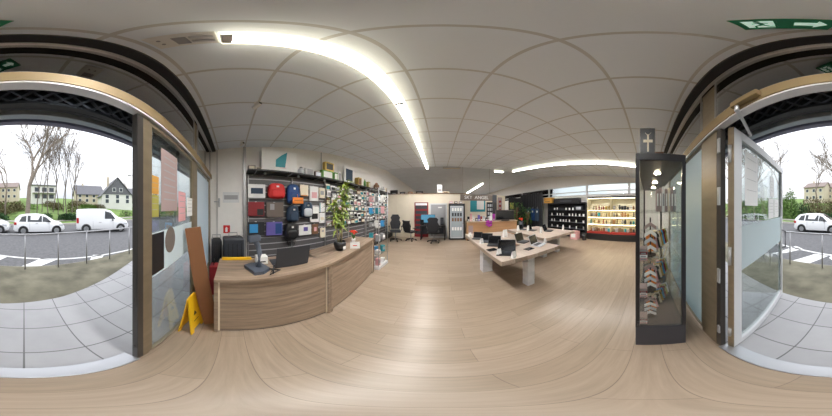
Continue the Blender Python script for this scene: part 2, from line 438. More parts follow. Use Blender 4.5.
poster(150, 195, 158, 217, 'olive', 'olive yellow sheet on the left pane beside the jamb', 'paper_sheet', 'poster', 3)
poster(178, 192, 185, 221, 'pink', 'small pinkish sheet right of the large pink poster', 'paper_sheet', 'poster', 4)
poster(186.5, 198, 192, 216, 'paper', 'small white sheet near the bronze post on the left pane', 'paper_sheet', 'poster', 4)
poster(151, 233, 163.5, 272, 'black', 'black square sticker over the frosted band by the jamb', 'window_sticker', 'sticker', y=-.4970)
x0, z0 = onY(170, 240.6, -.5)
o = MB().lathe([(.09, 0), (.09, .003)], n=28, mtx=Matrix.Translation((x0, -.4970, 1.33)) @ Matrix.Rotation(-PI/2, 4, 'X') @ Matrix.Scale(1.25, 4, (0, 1, 0))).build('round_sticker', 'taupe')
tag(o, 'round beige sticker on the frosted band of the left pane', 'sticker')

# ---- open glass door leaf
hx, hy = .772, -.537; ex, ey = 1.165, -1.79
L = math.hypot(ex-hx, ey-hy); ang = math.atan2(ey-hy, ex-hx)
leaf = empty('door_1', (hx, hy, 0), ang, 'glass door standing open outwards with aluminium frame', None, None, 'structure')
HT = 2.24; t = .05
f = MB().box(0, -t, .02, .10, 0, HT, bev=.004); f.box(L-.06, -t, .02, L, 0, HT, bev=.004); f.box(.10, -t, .02, L-.06, 0, .12); f.box(.10, -t, HT-.08, L-.06, 0, HT)
f.build('door_frame', 'alu_white', leaf)
MB().box(.10, -.028, .12, L-.06, -.022, HT-.08).build('door_glass', 'glass_door', leaf)
MB().box(.10, -.0315, 1.08, L-.06, -.0295, 1.46).build('frosted_band', 'frost', leaf)
MB().box(L-.001, -t+.005, .03, L+.006, -.005, HT-.01).build('edge_seal', 'black', leaf)
g = MB()
for z in (.35, 1.25, 2.0): g.tube([(-.012, -.02, z-.07), (-.012, -.02, z+.07)], .014)
g.build('hinge', 'alu', leaf)
g = MB().tube([(L-.03, -.05, .95), (L-.03, -.10, .97), (L-.03, -.10, 1.23), (L-.03, -.05, 1.25)], .011); g.build('door_handle', 'black', leaf)
g = MB().bar((.42, -.02, HT+.05), (.02, -.02, HT+.045), .03, .012); 
cl = empty('door_closer', (0, 0, 0), 0, 'silver door closer box and arm over the open door', 'door closer')
b = MB().box(.40, -.462, ZT0+.02, .60, -.425, ZT0+.07, bev=.006); b.build('closer_body', 'gold_rail', cl)
b = MB(); p1 = (.56, -.445, ZT0-.02); p2 = (.765, -.745, HT+.02); b.bar(p1, p2, .022, .01); b.tube([(p1[0], p1[1], ZT0-.03), (p1[0], p1[1], ZT0+.03)], .014); b.tube([(p2[0], p2[1], HT+.001), (p2[0], p2[1], HT+.035)], .014)
b.build('closer_arm', 'alu', cl)
def leaf_sheet(s0, s1, z0, z1, lab, name='paper_sheet'):
    o = MB().box(s0, -.031, z0, s1, -.029, z1).build(name, 'paper', None, (hx, hy, 0), ang)
    tag(o, lab, 'paper sheet'); g = MB()
    for k in range(4): g.box(s0+.03, -.0318, z1-.06-k*(z1-z0-.1)/4, s1-.03, -.0312, z1-.063-k*(z1-z0-.1)/4)
    g.build('printed_lines', 'grey', o)
MB().box(-.006, -t, .02, -.0005, 0, HT).build('hinge_edge', 'bronze', leaf)
leaf_sheet(.18, .42, 1.62, 2.1, 'tall white sheet on the open door glass near its hinges')
leaf_sheet(.78, .93, 1.74, 2.0, 'white sheet high on the open door glass above the pair')
leaf_sheet(.72, .92, 1.47, 1.72, 'left white sheet of the pair above the frosted band of the open door')
leaf_sheet(.94, 1.14, 1.47, 1.72, 'right white sheet of the pair above the frosted band of the open door')

# ---- canopy / grille outside
b = MB().box(-6, -.62, 2.62, 6, -.60, 3.2); struct(b.build('wall_outer', 'soffit'), 'dark fascia above the glazing outside')
struct(MB().box(-6, -1.48, 2.83, 6, -.6, 2.95).build('trim_15', 'soffit'), 'dark canopy soffit outside')
g = empty('roller_grille', (0, 0, 0), 0, 'black lattice security grille rolled up outside above the doorway', 'grille')
b = MB(); y = -.80; zz0, zz1 = 2.40, 2.82
k = -4.6
while k < 4.6:
    for j in range(3):
        za = zz0+.03+j*.13
        b.bar((k, y, za), (k+.065, y-.012, za+.065), .018, .02); b.bar((k+.065, y-.012, za+.065), (k+.13, y, za), .018, .02)
        b.bar((k, y, za+.13), (k+.065, y-.012, za+.065), .018, .02); b.bar((k+.065, y-.012, za+.065), (k+.13, y, za+.13), .018, .02)
    k += .13
b.build('lattice', 'lattice', g)
MB().box(-4.8, y-.06, zz0-.01, 4.8, y-.035, zz1+.01).build('backing', 'lattice_dark', g)
MB().box(-4.8, y-.03, zz0-.01, 4.8, y+.02, zz0+.02).build('bottom_bar', 'black', g)
struct(MB().box(-5.5, -1.02, 2.41, 5.5, -.95, 2.56, bev=.01).build('trim_16', 'soffit'), 'blue grey canopy beam')
struct(MB().box(-5.5, -1.02, 2.56, 5.5, -.98, 2.83).build('trim_17', 'skirt'), 'dark web of the canopy')
struct(MB().box(-5.5, -1.40, 2.61, 5.5, -1.32, 2.83, bev=.01).build('trim_18', 'lavender'), 'outer lavender grey canopy beam')

# ================================================================== CEILING LIGHTS
def tube_light(x0, y0, x1, y1, label, group=None, lit=True, drop=.0, w=.118, L=None, zfun=ceil_z):
    a = Vector((x0, y0, zfun(y0)-.035)); bb = Vector((x1, y1, zfun(y1)-.035)); d = bb-a; Ln = d.length
    e = empty('batten_light', a, 0, label, 'ceiling light', group)
    e.rotation_euler = d.to_track_quat('Y', 'Z').to_euler()
    b = MB().box(-w/2, .0, -.03, w/2, Ln, -.002)
    for s_ in (-1, 1): b.box(s_*w/2, .0, -.075, s_*(w/2-.012), Ln, -.0301)
    b.build('housing', 'tube_edge' if lit else 'alu_white', e)
    for ys in (Ln*.2, Ln*.8): MB().box(-.02, ys, -.0019, .02, ys+.03, .028).build('ceiling_clip', 'alu', e)
    MB().box(-w/2+.0125, .035, -.072, w/2-.0125, Ln-.035, -.05).build('diffuser', 'tube' if lit else 'cream', e)
    for ya in (.0, Ln-.034): MB().box(-w/2+.0125, ya, -.08, w/2-.0125, ya+.034, -.0305).build('end_cap', 'alu', e)
    return e
pts = [(-.405, -.04), (-.455, 1.42), (-.52, 2.92), (-.575, 4.40), (-.62, 5.65), (-.65, 6.8)]
nm = ['nearest lit tube fixture of the long row over the counter', 'second lit tube fixture from the entrance in the long row', 'third lit tube fixture from the entrance in the long row', 'fourth lit tube fixture from the entrance in the long row', 'farthest lit tube fixture of the long row over the shop']
for i in range(5): tube_light(*pts[i], *pts[i+1], nm[i], 'row of tube fixtures above the counter aisle', drop=0)
# open fixture end without cover
a = ceil_z(-.1)
e = empty('open_batten', (-.405, -.28, a-.015), 0, 'bare open end of the light fixture without cover near the entrance', 'ceiling light')
MB().box(-.065, 0, -.03, .065, .235, -.005, bev=.003).build('tray', 'white', e)
MB().box(-.045, .09, -.036, .03, .14, -.0305).build('dark_slot', 'grey', e)
b = MB().box(-.03, .15, -.06, -.015, .225, -.031); b.box(.015, .15, -.06, .03, .225, -.031); b.build('lamp_holder', 'alu', e)
for sx_ in (-.02, .02): MB().lathe([(.008, 0), (.008, .004)], (sx_, .04, -.036)).build('screw', 'grey', e)
rp = [(4.35, .15), (4.05, 1.65), (3.88, 3.35), (3.75, 6.1)]
nm = ['nearest lit tube of the right hand row', 'middle lit tube of the right hand row', 'long far lit tube of the right hand row']
for i in range(3): tube_light(*rp[i], *rp[i+1], nm[i], 'right hand row of tube lights', w=.11)
tube_light(2.95, 6.78, 3.5, 6.75, 'short lit tube just beyond the right hand row', w=.1)
tube_light(.15, 6.80, 1.05, 6.80, 'unlit short fixture crosswise before the back hall', lit=False, w=.16)
tube_light(3.5, 10.5, 3.5, 17.5, 'long lit tube running back over the back hall', w=.12)

# ceiling camera & sensor
def dome_cam(px, py, label):
    z = 1.45; v = ray(px, py); 
    t_ = (3.06-H)/(v[2]-.11*v[1]); X, Y = v[0]*t_, v[1]*t_; Z = ceil_z(Y)
    e = empty('ceiling_camera', (X, Y, Z), 0, label, 'camera')
    MB().lathe([(.035, -.012), (.035, 0)], n=16).build('mount', 'white', e)
    MB().tube([(0, 0, -.012), (0, 0, -.05)], .01).build('stem', 'white', e)
    m2 = Matrix.Translation((.0, 0, -.06)) @ Matrix.Rotation(.5, 4, 'Z') @ Matrix.Rotation(PI/2-.2, 4, 'Y')
    MB().lathe([(.028, -.06), (.03, -.055), (.03, .05), (.026, .06)], n=16, mtx=m2).build('camera_body', 'white', e)
    MB().lathe([(.022, .060), (.022, .064)], n=16, mtx=m2).build('lens', 'black', e)
dome_cam(257, 103, 'small white bullet camera hanging from the ceiling above the counter')
dome_cam(242, 142, 'tiny white camera on the ceiling near the left wall')

# exit sign
e = empty('exit_sign', (.125, -.215, ceil_z(-.2)-.06), 0, 'green emergency exit sign with running figure and arrow above the door', 'exit sign')
e.rotation_euler = (0, 0, math.radians(30)); e.scale = (.74, .9, 1)
MB().box(-.13, -.058, -.012, .13, .058, .012, bev=.003).build('sign_panel', 'sign_green', e)
MB().box(-.1, -.02, .012, .1, .02, .052).build('mount', 'white', e)
b = MB(); zb = -.0165
b.box(.022, -.036, zb+.003, .108, .036, zb+.004)
b.build('symbol_field', 'sign_white', e)
b = MB(); b.ball((.07, .028, zb), .009, sz=.2); b.bar((.068, .018, zb), (.062, -.008, zb), .014, .003)
b.bar((.062, -.008, zb), (.085, -.02, zb), .008, .003); b.bar((.085, -.02, zb), (.084, -.038, zb), .007, .003); b.bar((.062, -.008, zb), (.045, -.025, zb), .008, .003); b.bar((.045, -.025, zb), (.028, -.025, zb), .007, .003)
b.bar((.068, .014, zb), (.088, .006, zb), .006, .003); b.bar((.066, .014, zb), (.045, .01, zb), .006, .003)
b.box(.022, -.04, zb+.001, .03, .04, zb+.002)
b.build('running_figure', 'sign_green', e)
b = MB(); b.prism([(-.108, 0), (-.075, .036), (-.075, .016), (-.02, .016), (-.02, -.016), (-.075, -.016), (-.075, -.036)], 'Z', -.016, -.0125)
b.build('arrow', 'sign_white', e)

# ================================================================== LEFT WALL: slatwall + shelf + goods
SX = XL+.06
sw = empty('slatwall_display', (XL, .34, 0), 0, 'dark grey slatwall display along the left wall with shelf on top', 'display wall')
def P(mb, name, m, **k):
    o = mb.build(name, m, sw); o.matrix_parent_inverse = Matrix.Translation((-XL, -.34, 0)); return o
P(MB().box(XL+.002, .34, .25, SX, 7.0, 2.36), 'slat_panel', 'slatwall')
for yy in (.36, 1.42, 2.48, 3.54, 4.60, 5.66, 6.72): P(MB().box(SX, yy-.014, .25, SX+.03, yy+.014, 2.36), 'upright', 'slat_rail')
P(MB().box(XL+.003, .32, 2.385, XL+.36, 7.0, 2.42, bev=.003), 'top_shelf', 'shelf_dark')
P(MB().box(XL+.003, .34, .0, XL+.38, 7.0, .24, bev=.003), 'plinth', 'black')
for yy in (.5, 1.3, 2.1, 2.9, 3.7, 4.5, 5.3, 6.1, 6.8):
    P(MB().prism([(SX+.001, 2.36), (SX+.28, 2.375), (SX+.28, 2.384), (SX+.001, 2.384)], 'Y', yy-.01, yy+.01), 'shelf_bracket', 'alu')
    P(MB().lathe([(.03, -.05), (.022, 0)], (XL+.26, yy+.2, 2.384), n=12), 'spotlight', 'alu')

def on_slat(x0, y0, x1, y1, X=None):
    X = X if X is not None else SX+.05
    ya = onX(x0, 208, X)[0]; yb = onX(x1, 208, X)[0]; xm = (x0+x1)/2
    return min(ya, yb), onX(xm, y1, X)[1], max(ya, yb), onX(xm, y0, X)[1]
def boxed(name, x0, y0, x1, y1, m, label, deep=.06, pm=None, pf=(.15, .15, .85, .85), cat='packaged product', X=None):
    a, z0, b_, z1 = on_slat(x0, y0, x1, y1)
    o = MB().box(SX+.032, a, z0, SX+.032+deep, b_, z1, bev=.006).build(name, m); tag(o, label, cat)
    if pm: MB().box(SX+.032+deep, a+(b_-a)*pf[0], z0+(z1-z0)*pf[1], SX+.036+deep, a+(b_-a)*pf[2], z0+(z1-z0)*pf[3], bev=.001).build('printed_picture', pm, o)
    MB().box(SX+.005, (a+b_)/2-.02, z1-.03, SX+.035, (a+b_)/2+.02, z1+.012).build('hang_hook', 'alu', o)
    return o
boxed('tablet_box', 248, 184.5, 265, 198, 'white', 'white carton with a dark laptop picture, top left of the slatwall', .06, 'navy', (.15, .3, .85, .72))
boxed('laptop_sleeve', 248, 202, 264, 216, 'dark_red', 'red and black laptop sleeve under the white carton', .05, 'black', (.55, .05, .95, .5))
boxed('laptop_sleeve', 266, 202.5, 283, 217, 'taupe', 'brown laptop sleeve with a round grey label under the red bag', .06, 'grey', (.2, .5, .45, .9))
boxed('laptop_sleeve', 248, 222, 264, 235, 'black_soft', 'dark sleeve with a bright blue picture, lowest at the left of the slatwall', .05, 'sky_blue', (.08, .2, .6, .85))
boxed('laptop_sleeve', 266, 222, 282, 235, 'purple', 'violet blue patterned sleeve, lowest row left of the black backpack', .05, 'blue', (.55, .1, .95, .9))
boxed('product_carton', 300, 185, 308, 196, 'cream', 'cream carton at the top of the slatwall right of the blue backpack', .04, 'orange', (.1, .0, .9, .08))
boxed('product_carton', 309.5, 186.5, 318, 201, 'white', 'tall white carton with a pink picture near the top of the slatwall', .04, 'pink', (.2, .2, .8, .6))
boxed('product_carton', 319, 188, 324.5, 198, 'cream', 'narrow cream carton with a grey picture beside the pink one', .04, 'grey', (.2, .3, .8, .7))
boxed('product_carton', 310, 206.5, 318.5, 222, 'white', 'white carton with a dark screen picture mid slatwall', .04, 'black', (.15, .2, .85, .55))
boxed('product_carton', 319.5, 203, 324.5, 212, 'paper', 'small white carton above another beside the dark screen carton', .03, 'teal', (.0, .0, .12, 1))
boxed('product_carton', 319.5, 213, 324.5, 223, 'paper', 'small white carton lowest beside the dark screen carton', .03, 'cream', (.2, .3, .8, .6))
boxed('product_carton', 299, 225, 311, 235, 'white', 'wide white carton low on the slatwall right of the black backpack', .03, 'purple', (.35, .4, .7, .8))
boxed('product_carton', 312, 224, 318, 234, 'brown', 'brown pouch low on the slatwall beside the wide white carton', .03, 'pink', (.3, .3, .7, .7))
boxed('product_carton', 320, 228, 325, 237.5, 'cream', 'cream carton lowest on the slatwall left of the plant', .03, 'grey', (.3, .6, .7, .8))

def backpack(x0, y0, x1, y1, m, label, legs=False, pocket=None):
    a, z0, b_, z1 = on_slat(x0, y0, x1, y1); w = b_-a; h_ = z1-z0; c = (a+b_)/2
    e = empty('backpack', (SX+.035, c, z0), 0, label, 'backpack')
    bm = bmesh.new(); bmesh.ops.create_cube(bm, size=1)
    bmesh.ops.subdivide_edges(bm, edges=bm.edges[:], cuts=5, use_grid_fill=True)
    for v in bm.verts:
        x, y, z = v.co.x*2, v.co.y*2, v.co.z*2
        r = (abs(y)**4+abs(z)**4+abs(x)**4)**.25 or 1
        k = 1/max(r, 1e-3) if r > 1 else 1
        y *= k; z *= k; x *= k
        y *= 1-.12*max(0, z); v.co = Vector((.085+x*.08, y*w/2, h_/2+z*h_/2))
    for f in bm.faces: f.smooth = True
    b = MB(); b.merge(bm); b.build('bag_body', m, e)
    bm = bmesh.new(); bmesh.ops.create_cube(bm, size=1)
    bmesh.ops.subdivide_edges(bm, edges=bm.edges[:], cuts=4, use_grid_fill=True)
    for v in bm.verts:
        x, y, z = v.co.x*2, v.co.y*2, v.co.z*2; r = (abs(y)**4+abs(z)**4+abs(x)**4)**.25; k = 1/r if r > 1 else 1
        v.co = Vector((.155+x*k*.035, y*k*w*.36, h_*.34+z*k*h_*.26))
    for f in bm.faces: f.smooth = True
    b = MB(); b.merge(bm); b.build('front_pocket', pocket or m, e)
    MB().tube([(.06, -w*.12, h_*.96), (.06, -w*.08, h_*1.04), (.06, w*.08, h_*1.04), (.06, w*.12, h_*.96)], .008).build('top_loop', 'black', e)
    MB().box(.155, -w*.06, h_*.72, .175, w*.08, h_*.82).build('price_tag', 'paper', e)
    if legs:
        for s in (-1, 1): MB().tube([(.09, s*w*.28, .02), (.10, s*w*.30, -.06), (.1, s*w*.22, -.13)], .011).build('strap', 'black', e)
    return e
backpack(267, 184, 283.5, 199, 'red', 'bright red bag at the top of the slatwall')
backpack(285.5, 185, 297.5, 204, 'blue', 'blue backpack in the top row of the slatwall', pocket='blue')
backpack(285.5, 206, 297, 221.5, 'navy', 'dark slate blue backpack hanging under the blue one')
backpack(299.5, 202, 310.5, 217.5, 'navy', 'rounded navy bag with a pale round label', pocket='silver_box')
backpack(283.5, 222.5, 296, 239, 'black', 'black backpack with hanging straps low on the slatwall', legs=True)
a, z0, b_, z1 = on_slat(289, 198, 299, 204)
o = MB().box(SX+.225, a, z0, SX+.27, b_, z1, bev=.015).build('waist_pouch', 'orange'); tag(o, 'orange pouch hanging in front of the blue backpack', 'pouch')
MB().box(SX+.2702, a+.03, (z0+z1)/2-.004, SX+.274, b_-.03, (z0+z1)/2+.004).build('zip', 'black', o)
MB().tube([(SX+.25, (a+b_)/2, z1-.01), (SX+.2, (a+b_)/2, z1+.12), (SX+.03, (a+b_)/2, z1+.19)], .006).build('strap', 'orange', o)

# small blister packs hung in rows
def blister(w, h_, m, m2):
    b = MB().box(0, -w/2, 0, .004, w/2, h_); b.use(1).box(.004, -w*.36, h_*.12, .03, w*.36, h_*.68, bev=.004); b.use(2).box(-.05, -.006, h_*.86, .0, .006, h_*.9)
    return b.build('blister_pack', [m, m2, 'alu'])
cols = [('paper', 'grey'), ('paper', 'black'), ('cream', 'teal'), ('white', 'pink'), ('brown', 'cream'), ('paper', 'navy'), ('pale_pink', 'paper'), ('grey', 'white')]
proto = []
for c in cols:
    for s_ in ((.155, .185), (.19, .15)):
        proto.append(blister(s_[0], s_[1], *c))
rows = [(2.14, 'top slatwall row'), (1.93, 'second slatwall row'), (1.72, 'third slatwall row'), (1.51, 'fourth slatwall row'), (1.30, 'fifth slatwall row'), (1.08, 'bottom slatwall row')]
used = set(); nearfar = []
cname = {'paper': 'white', 'cream': 'cream', 'white': 'off-white', 'brown': 'brown', 'pale_pink': 'pale pink', 'grey': 'grey', 'black': 'black', 'teal': 'teal', 'pink': 'pink', 'navy': 'navy'}
for ri, (z, rn) in enumerate(rows):
    y = 2.52+.04*(ri % 2)
    j = 0
    while y < 6.85:
        if random.random() < .93:
            k = random.randrange(len(proto)); p = proto[k]
            if k in used: o = p.copy(); col.objects.link(o)
            else: o = p; used.add(k)
            o.location = (SX+.085, y, z-.02+random.uniform(-.015, .02))
            tag(o, '%s pack with %s product, %s' % (cname[cols[k//2][0]], cname[cols[k//2][1]], rn), 'blister pack', 'blister packs on the slatwall'); nearfar.append(o)
        y += .205+random.uniform(0, .03)
for k, p in enumerate(proto):
    if k not in used: bpy.data.objects.remove(p)

# things on top of the shelf
ZS = 2.42
def shelf_item(x0, y0, x1, kind, m, label, pm=None, zb=None, dx=.0, deep=.12, cat='box', name='product_box'):
    X = XL+.20+dx
    ya, yb = onX(x0, 208, X)[0], onX(x1, 208, X)[0]; zt = onX((x0+x1)/2, y0, X)[1]; zb = zb or ZS
    zt = max(zt, zb+.04)
    if x0 > 333:
        yc = (ya+yb)/2; rr_ = math.hypot(X, yc); wa = rr_*math.radians((x1-x0)*360/832); deep = min(.26, wa*.8)
        hw_ = wa*.5 if kind != 'lean' else (yb-ya)*.42
        ya, yb = yc-hw_, yc+hw_
        if kind == 'round': ya, yb = yc-wa*.45, yc+wa*.45
    o = MB()
    if kind == 'box': o.box(X-deep/2, ya, zb, X+deep/2, yb, zt, bev=.004)
    elif kind == 'round': o.lathe([((yb-ya)*.3, 0), ((yb-ya)*.5, (zt-zb)*.3), ((yb-ya)*.5, (zt-zb)*.7), ((yb-ya)*.2, (zt-zb))], (X, (ya+yb)/2, zb), n=14)
    elif kind == 'lean': o.box(X-.015, ya, zb, X+.015, yb, zt, bev=.003)
    o = o.build(name, m); tag(o, label, cat)
    hh = zt-zb; w = yb-ya; xf = X+(deep/2 if kind == 'box' else .015)
    if pm and kind != 'round': MB().box(xf, ya+w*.12, zb+hh*.15, xf+.004, yb-w*.12, zt-hh*.15).build('printed_picture', pm, o)
    if pm and kind == 'round': MB().lathe([((yb-ya)*.2, 0), ((yb-ya)*.22, .02)], (X, (ya+yb)/2, zt), n=12).build('cap', pm, o)
    return o
ya, yb = onX(262, 208, XL+.25)[0], onX(297, 208, XL+.25)[0]
o = MB().box(XL+.06, ya, ZS, XL+.24, yb, 2.97, bev=.006).build('large_carton', 'white'); tag(o, 'large white carton with a blue sail picture on the shelf', 'box')
mid = (ya+yb)/2+.02
MB().prism([(mid-.13, ZS+.12), (mid+.10, ZS+.12), (mid+.15, ZS+.52), (mid+.02, ZS+.43), (mid-.12, ZS+.3)], 'X', XL+.241, XL+.244).build('sail_picture', 'teal', o)
MB().box(XL+.2405, mid-.03, ZS+.10, XL+.2425, mid+.12, ZS+.11).build('picture_base', 'pink', o)
shelf_item(248, 166, 255, 'box', 'taupe', 'small brown box at the left end of the shelf', 'cream')
shelf_item(255.5, 168, 261, 'box', 'cream', 'small beige box beside the large white carton', 'taupe')
shelf_item(298, 168, 304, 'round', 'silver_box', 'small silver gadget right of the large white carton', 'black', name='gadget', cat='gadget')
shelf_item(305, 168.5, 312.5, 'box', 'white', 'small white box on the shelf after the silver gadget', 'grey')
shelf_item(314, 172, 320, 'box', 'taupe', 'low brown box on the shelf left of the green box', 'silver_box')
g1 = shelf_item(321, 171, 332, 'box', 'green', 'green printed box on the shelf under a golden box', 'white')
shelf_item(324, 163, 332.5, 'box', 'gold', 'golden box lying on the green box', 'black', zb=onX(326.5, 171, XL+.2)[1]+.002)
shelf_item(333, 173, 336.5, 'box', 'green', 'small green box right of the green printed box', 'white')
shelf_item(338, 172, 341.5, 'lean', 'paper', 'narrow white card standing on the shelf', 'grey', name='card', cat='card')
shelf_item(343.5, 167, 354, 'lean', 'white', 'white framed laptop display card standing on the shelf', 'navy', name='display_card', cat='card')
shelf_item(355.5, 178, 361, 'box', 'gold', 'golden brown box right of the laptop display card', 'brown')
shelf_item(363.5, 180, 366, 'round', 'green', 'green bottle like object on the shelf', 'black', name='figurine', cat='figurine')
shelf_item(366.5, 182, 370, 'box', 'olive', 'olive box on the shelf beside the green object', 'cream')
shelf_item(373, 183.5, 379.5, 'round', 'brown', 'rounded red brown speaker on the shelf', 'dark_red', name='speaker', cat='speaker')
shelf_item(381.5, 186, 383.5, 'box', 'white', 'thin white box near the far end of the shelf', 'grey')
shelf_item(385, 188, 387, 'box', 'cream', 'farthest small cream box on the shelf', 'brown')

# ================================================================== COUNTER
CX0, CX1, CZ = -1.74, -1.155, .90
def counter_unit(loc, rz, Ln, label):
    e = empty('reception_counter', loc, rz, label, 'counter', 'the two wooden counter units')
    W = CX1-CX0
    MB().box(-W, .0, CZ-.035, .0, Ln, CZ, bev=.003).build('worktop', 'counter', e)
    MB().box(-.065, .05, .03, -.04, Ln-.05, CZ-.05, bev=.002).build('front_panel', 'counter', e)
    for y in (.0, Ln-.035): MB().box(-W+.03, y, 0, -.01, y+.035, CZ-.036, bev=.002).build('end_panel', 'counter', e)
    MB().box(-.05, .035, .02, -.03, .05, CZ-.036).build('edge_trim', 'cream', e)
    MB().box(-.05, Ln-.05, .02, -.03, Ln-.035, CZ-.036).build('edge_trim', 'cream', e)
    MB().box(-W+.06, .04, .40, -.07, Ln-.04, .42).build('inner_shelf', 'counter', e)
    MB().box(-.075, .04, 0, -.055, Ln-.04, .028).build('kickboard', 'slat', e)
    return e
counter_unit((CX1, -.16, 0), 0, 1.235, 'nearer oak counter unit carrying the scanner stand and laptop')
counter_unit((CX1, 1.085, 0), math.radians(10.2), 1.62, 'farther oak counter unit carrying the potted plant')
# yellow cable guard strip
o = MB().box(-1.73, -.13, CZ, -1.68, .25, CZ+.03, bev=.004).build('yellow_ruler', 'yellow'); tag(o, 'yellow strip lying along the back edge of the counter', 'strip')
# scanner stand
e = empty('scanner_stand', (-1.37, .26, CZ), math.radians(20), 'blue grey barcode scanner on its stand on the counter', 'barcode scanner'); e.scale = (1.15, 1.15, 1.25)
MB().prism([(-.10, -.08), (.10, -.08), (.12, .0), (.08, .09), (-.08, .09), (-.12, 0)], 'Z', 0, .03).build('base', 'scanner_grey', e)
b = MB().tube([(0, .02, .03), (0, .03, .16), (0, .01, .24), (0, -.02, .28)], [.030, .026, .024, .026]); b.build('stand_arm', 'scanner_grey', e)
b = MB().box(-.03, -.09, .275, .03, .03, .33, bev=.012); b.build('scanner_head', 'scanner_grey', e)
b = MB().tube([(.04, .05, .02), (.16, .14, .02), (.2, .0, .03), (.12, .11, .05), (.05, .16, .03), (.18, .05, .02)], .007, 6); 
b.build('cable', 'black', e)
o = MB().box(-1.62, .28, CZ, -1.5, .42, CZ+.10, bev=.01).build('label_printer', 'white'); tag(o, 'small white printer behind the scanner on the counter', 'printer')
MB().box(-1.499, .31, CZ+.03, -1.495, .39, CZ+.045).build('paper_slot', 'black', o)
# laptop
def laptop(loc, rz, label, m='black', w=.34, d=.235, tilt=18, screen='screen_off', group=None, scale=1):
    e = empty('laptop', loc, rz, label, 'laptop', group)
    w *= scale; d *= scale
    MB().box(-w/2, -d/2, 0, w/2, d/2, .018, bev=.004).build('base', m, e)
    MB().box(-w*.42, -d*.1, .018, w*.42, d*.4, .0195).build('keyboard', 'graphite', e)
    T = Matrix.Translation((0, d/2, .012)) @ Matrix.Rotation(math.radians(-tilt), 4, 'X')
    MB().box(-w/2, 0, .004, w/2, .010, d, T, bev=.003).build('lid', m, e)
    MB().box(-w*.46, -.0015, .02, w*.46, .0005, d-.012, T).build('screen', screen, e)
    return e
laptop((-1.47, .66, CZ), math.radians(-90-2), 'dark grey laptop on the counter seen from the back of its lid', 'graphite', .40, .26, 12)
MB  # noqa
# plant in pot
def bamboo(loc, label):
    e = empty('potted_plant', loc, 0, label, 'plant'); e.scale = (1.12, 1.12, 1.02)
    MB().lathe([(.055, 0), (.085, .06), (.092, .11), (.085, .15), (.078, .145), (.078, .12)], n=24).build('pot', 'black', e)
    MB().box(.084, -.025, .03, .09, .025, .08).build('pot_label', 'paper', e)
    rnd = random.Random(4)
    canes = [((0, -.03), (.0, -.10), .62), ((.01, .02), (-.02, .06), .80), ((-.02, .0), (.02, .13), .95)]
    for (a, t_, hh) in canes:
        pts_ = [(a[0]+t_[0]*s, a[1]+t_[1]*s, .12+hh*s) for s in (0, .25, .5, .75, 1)]
        MB().tube(pts_, [.012, .011, .010, .009, .007], 7).build('cane', 'cane', e)
        b = MB()
        for k in range(110):
            s = rnd.uniform(.35, 1.05); base = Vector((a[0]+t_[0]*s, a[1]+t_[1]*s, .12+hh*s))
            an = rnd.uniform(0, 2*PI); ln = rnd.uniform(.13, .24); up_ = rnd.uniform(-.2, .9)
            dr = Vector((math.cos(an), math.sin(an), up_)).normalized(); sd = dr.cross(Vector((0, 0, 1))).normalized()*.017
            p1 = base+dr*ln*.5+Vector((0, 0, .01)); p2 = base+dr*ln-Vector((0, 0, ln*.25))
            v = [b.bm.verts.new(q) for q in (base, p1-sd, p2, p1+sd)]
            b.bm.faces.new([v[0], v[1], v[3]]); b.bm.faces.new([v[1], v[2], v[3]])
        b.build('foliage', 'leaf', e)
bamboo((-1.47, 1.56, CZ), 'tall leafy cane plant in a glossy black pot on the counter')
o = MB().box(-.003, -.08, 0, .003, .08, .12).build('price_card', 'paper', None, (-1.33, 1.78, CZ), math.radians(-54)); tag(o, 'small white card standing on the far counter near the plant', 'card')
MB().box(.0032, -.035, .045, .0036, .035, .06).build('printed_lines', 'red', o)
e = empty('red_flower_pot', (-1.62, 2.12, CZ), 0, 'small red flowering plant near the far end of the counter', 'plant')
MB().lathe([(.03, 0), (.045, .07), (.04, .07)], n=16).build('pot', 'white', e)
b = MB(); rnd = random.Random(3)
for k in range(16): b.ball((rnd.uniform(-.07, .07), rnd.uniform(-.07, .07), .20+rnd.uniform(-.02, .04)), .028, sz=.5, sub=1)
b.build('petals', 'flower_red', e)
b = MB()
for k in range(8):
    a = k*.8; b.tube([(0, 0, .06), (.03*math.cos(a), .03*math.sin(a), .13), (.05*math.cos(a), .05*math.sin(a), .185)], .004, 5)
b.build('stems', 'green', e)

# ---- glass tower behind the counter end
def glass_tower(x0, y0, x1, y1, ht, label, items):
    e = empty('glass_showcase', (x0, y0, 0), 0, label, 'display case')
    w, d = x1-x0, y1-y0
    MB().box(0, 0, 0, w, d, .08, bev=.004).build('base', 'alu_white', e)
    MB().box(.0, .0, ht-.029, w, d, ht-.02).build('glass_top', 'glass_case', e)
    for (px_, py_) in ((.012, .012), (w-.012, .012), (w-.012, d-.012), (.012, d-.012)): MB().tube([(px_, py_, .08), (px_, py_, ht-.03)], .010, 8).build('post', 'steel', e)
    zs = [.40, .75, 1.10, 1.45, 1.75]
    for z in zs: MB().box(.02, .02, z, w-.02, d-.02, z+.008).build('glass_shelf', 'glass_case', e)
    return [.08]+[z+.008 for z in zs]
TX0, TY0, TX1, TY1 = -1.78, 2.82, -1.40, 3.38
zs = glass_tower(TX0, TY0, TX1, TY1, 2.12, 'chrome and glass showcase tower at the far end of the counter', 3)
rnd = random.Random(11)
lv = ['base', 'lowest shelf', 'second shelf', 'third shelf', 'fourth shelf', 'top shelf']
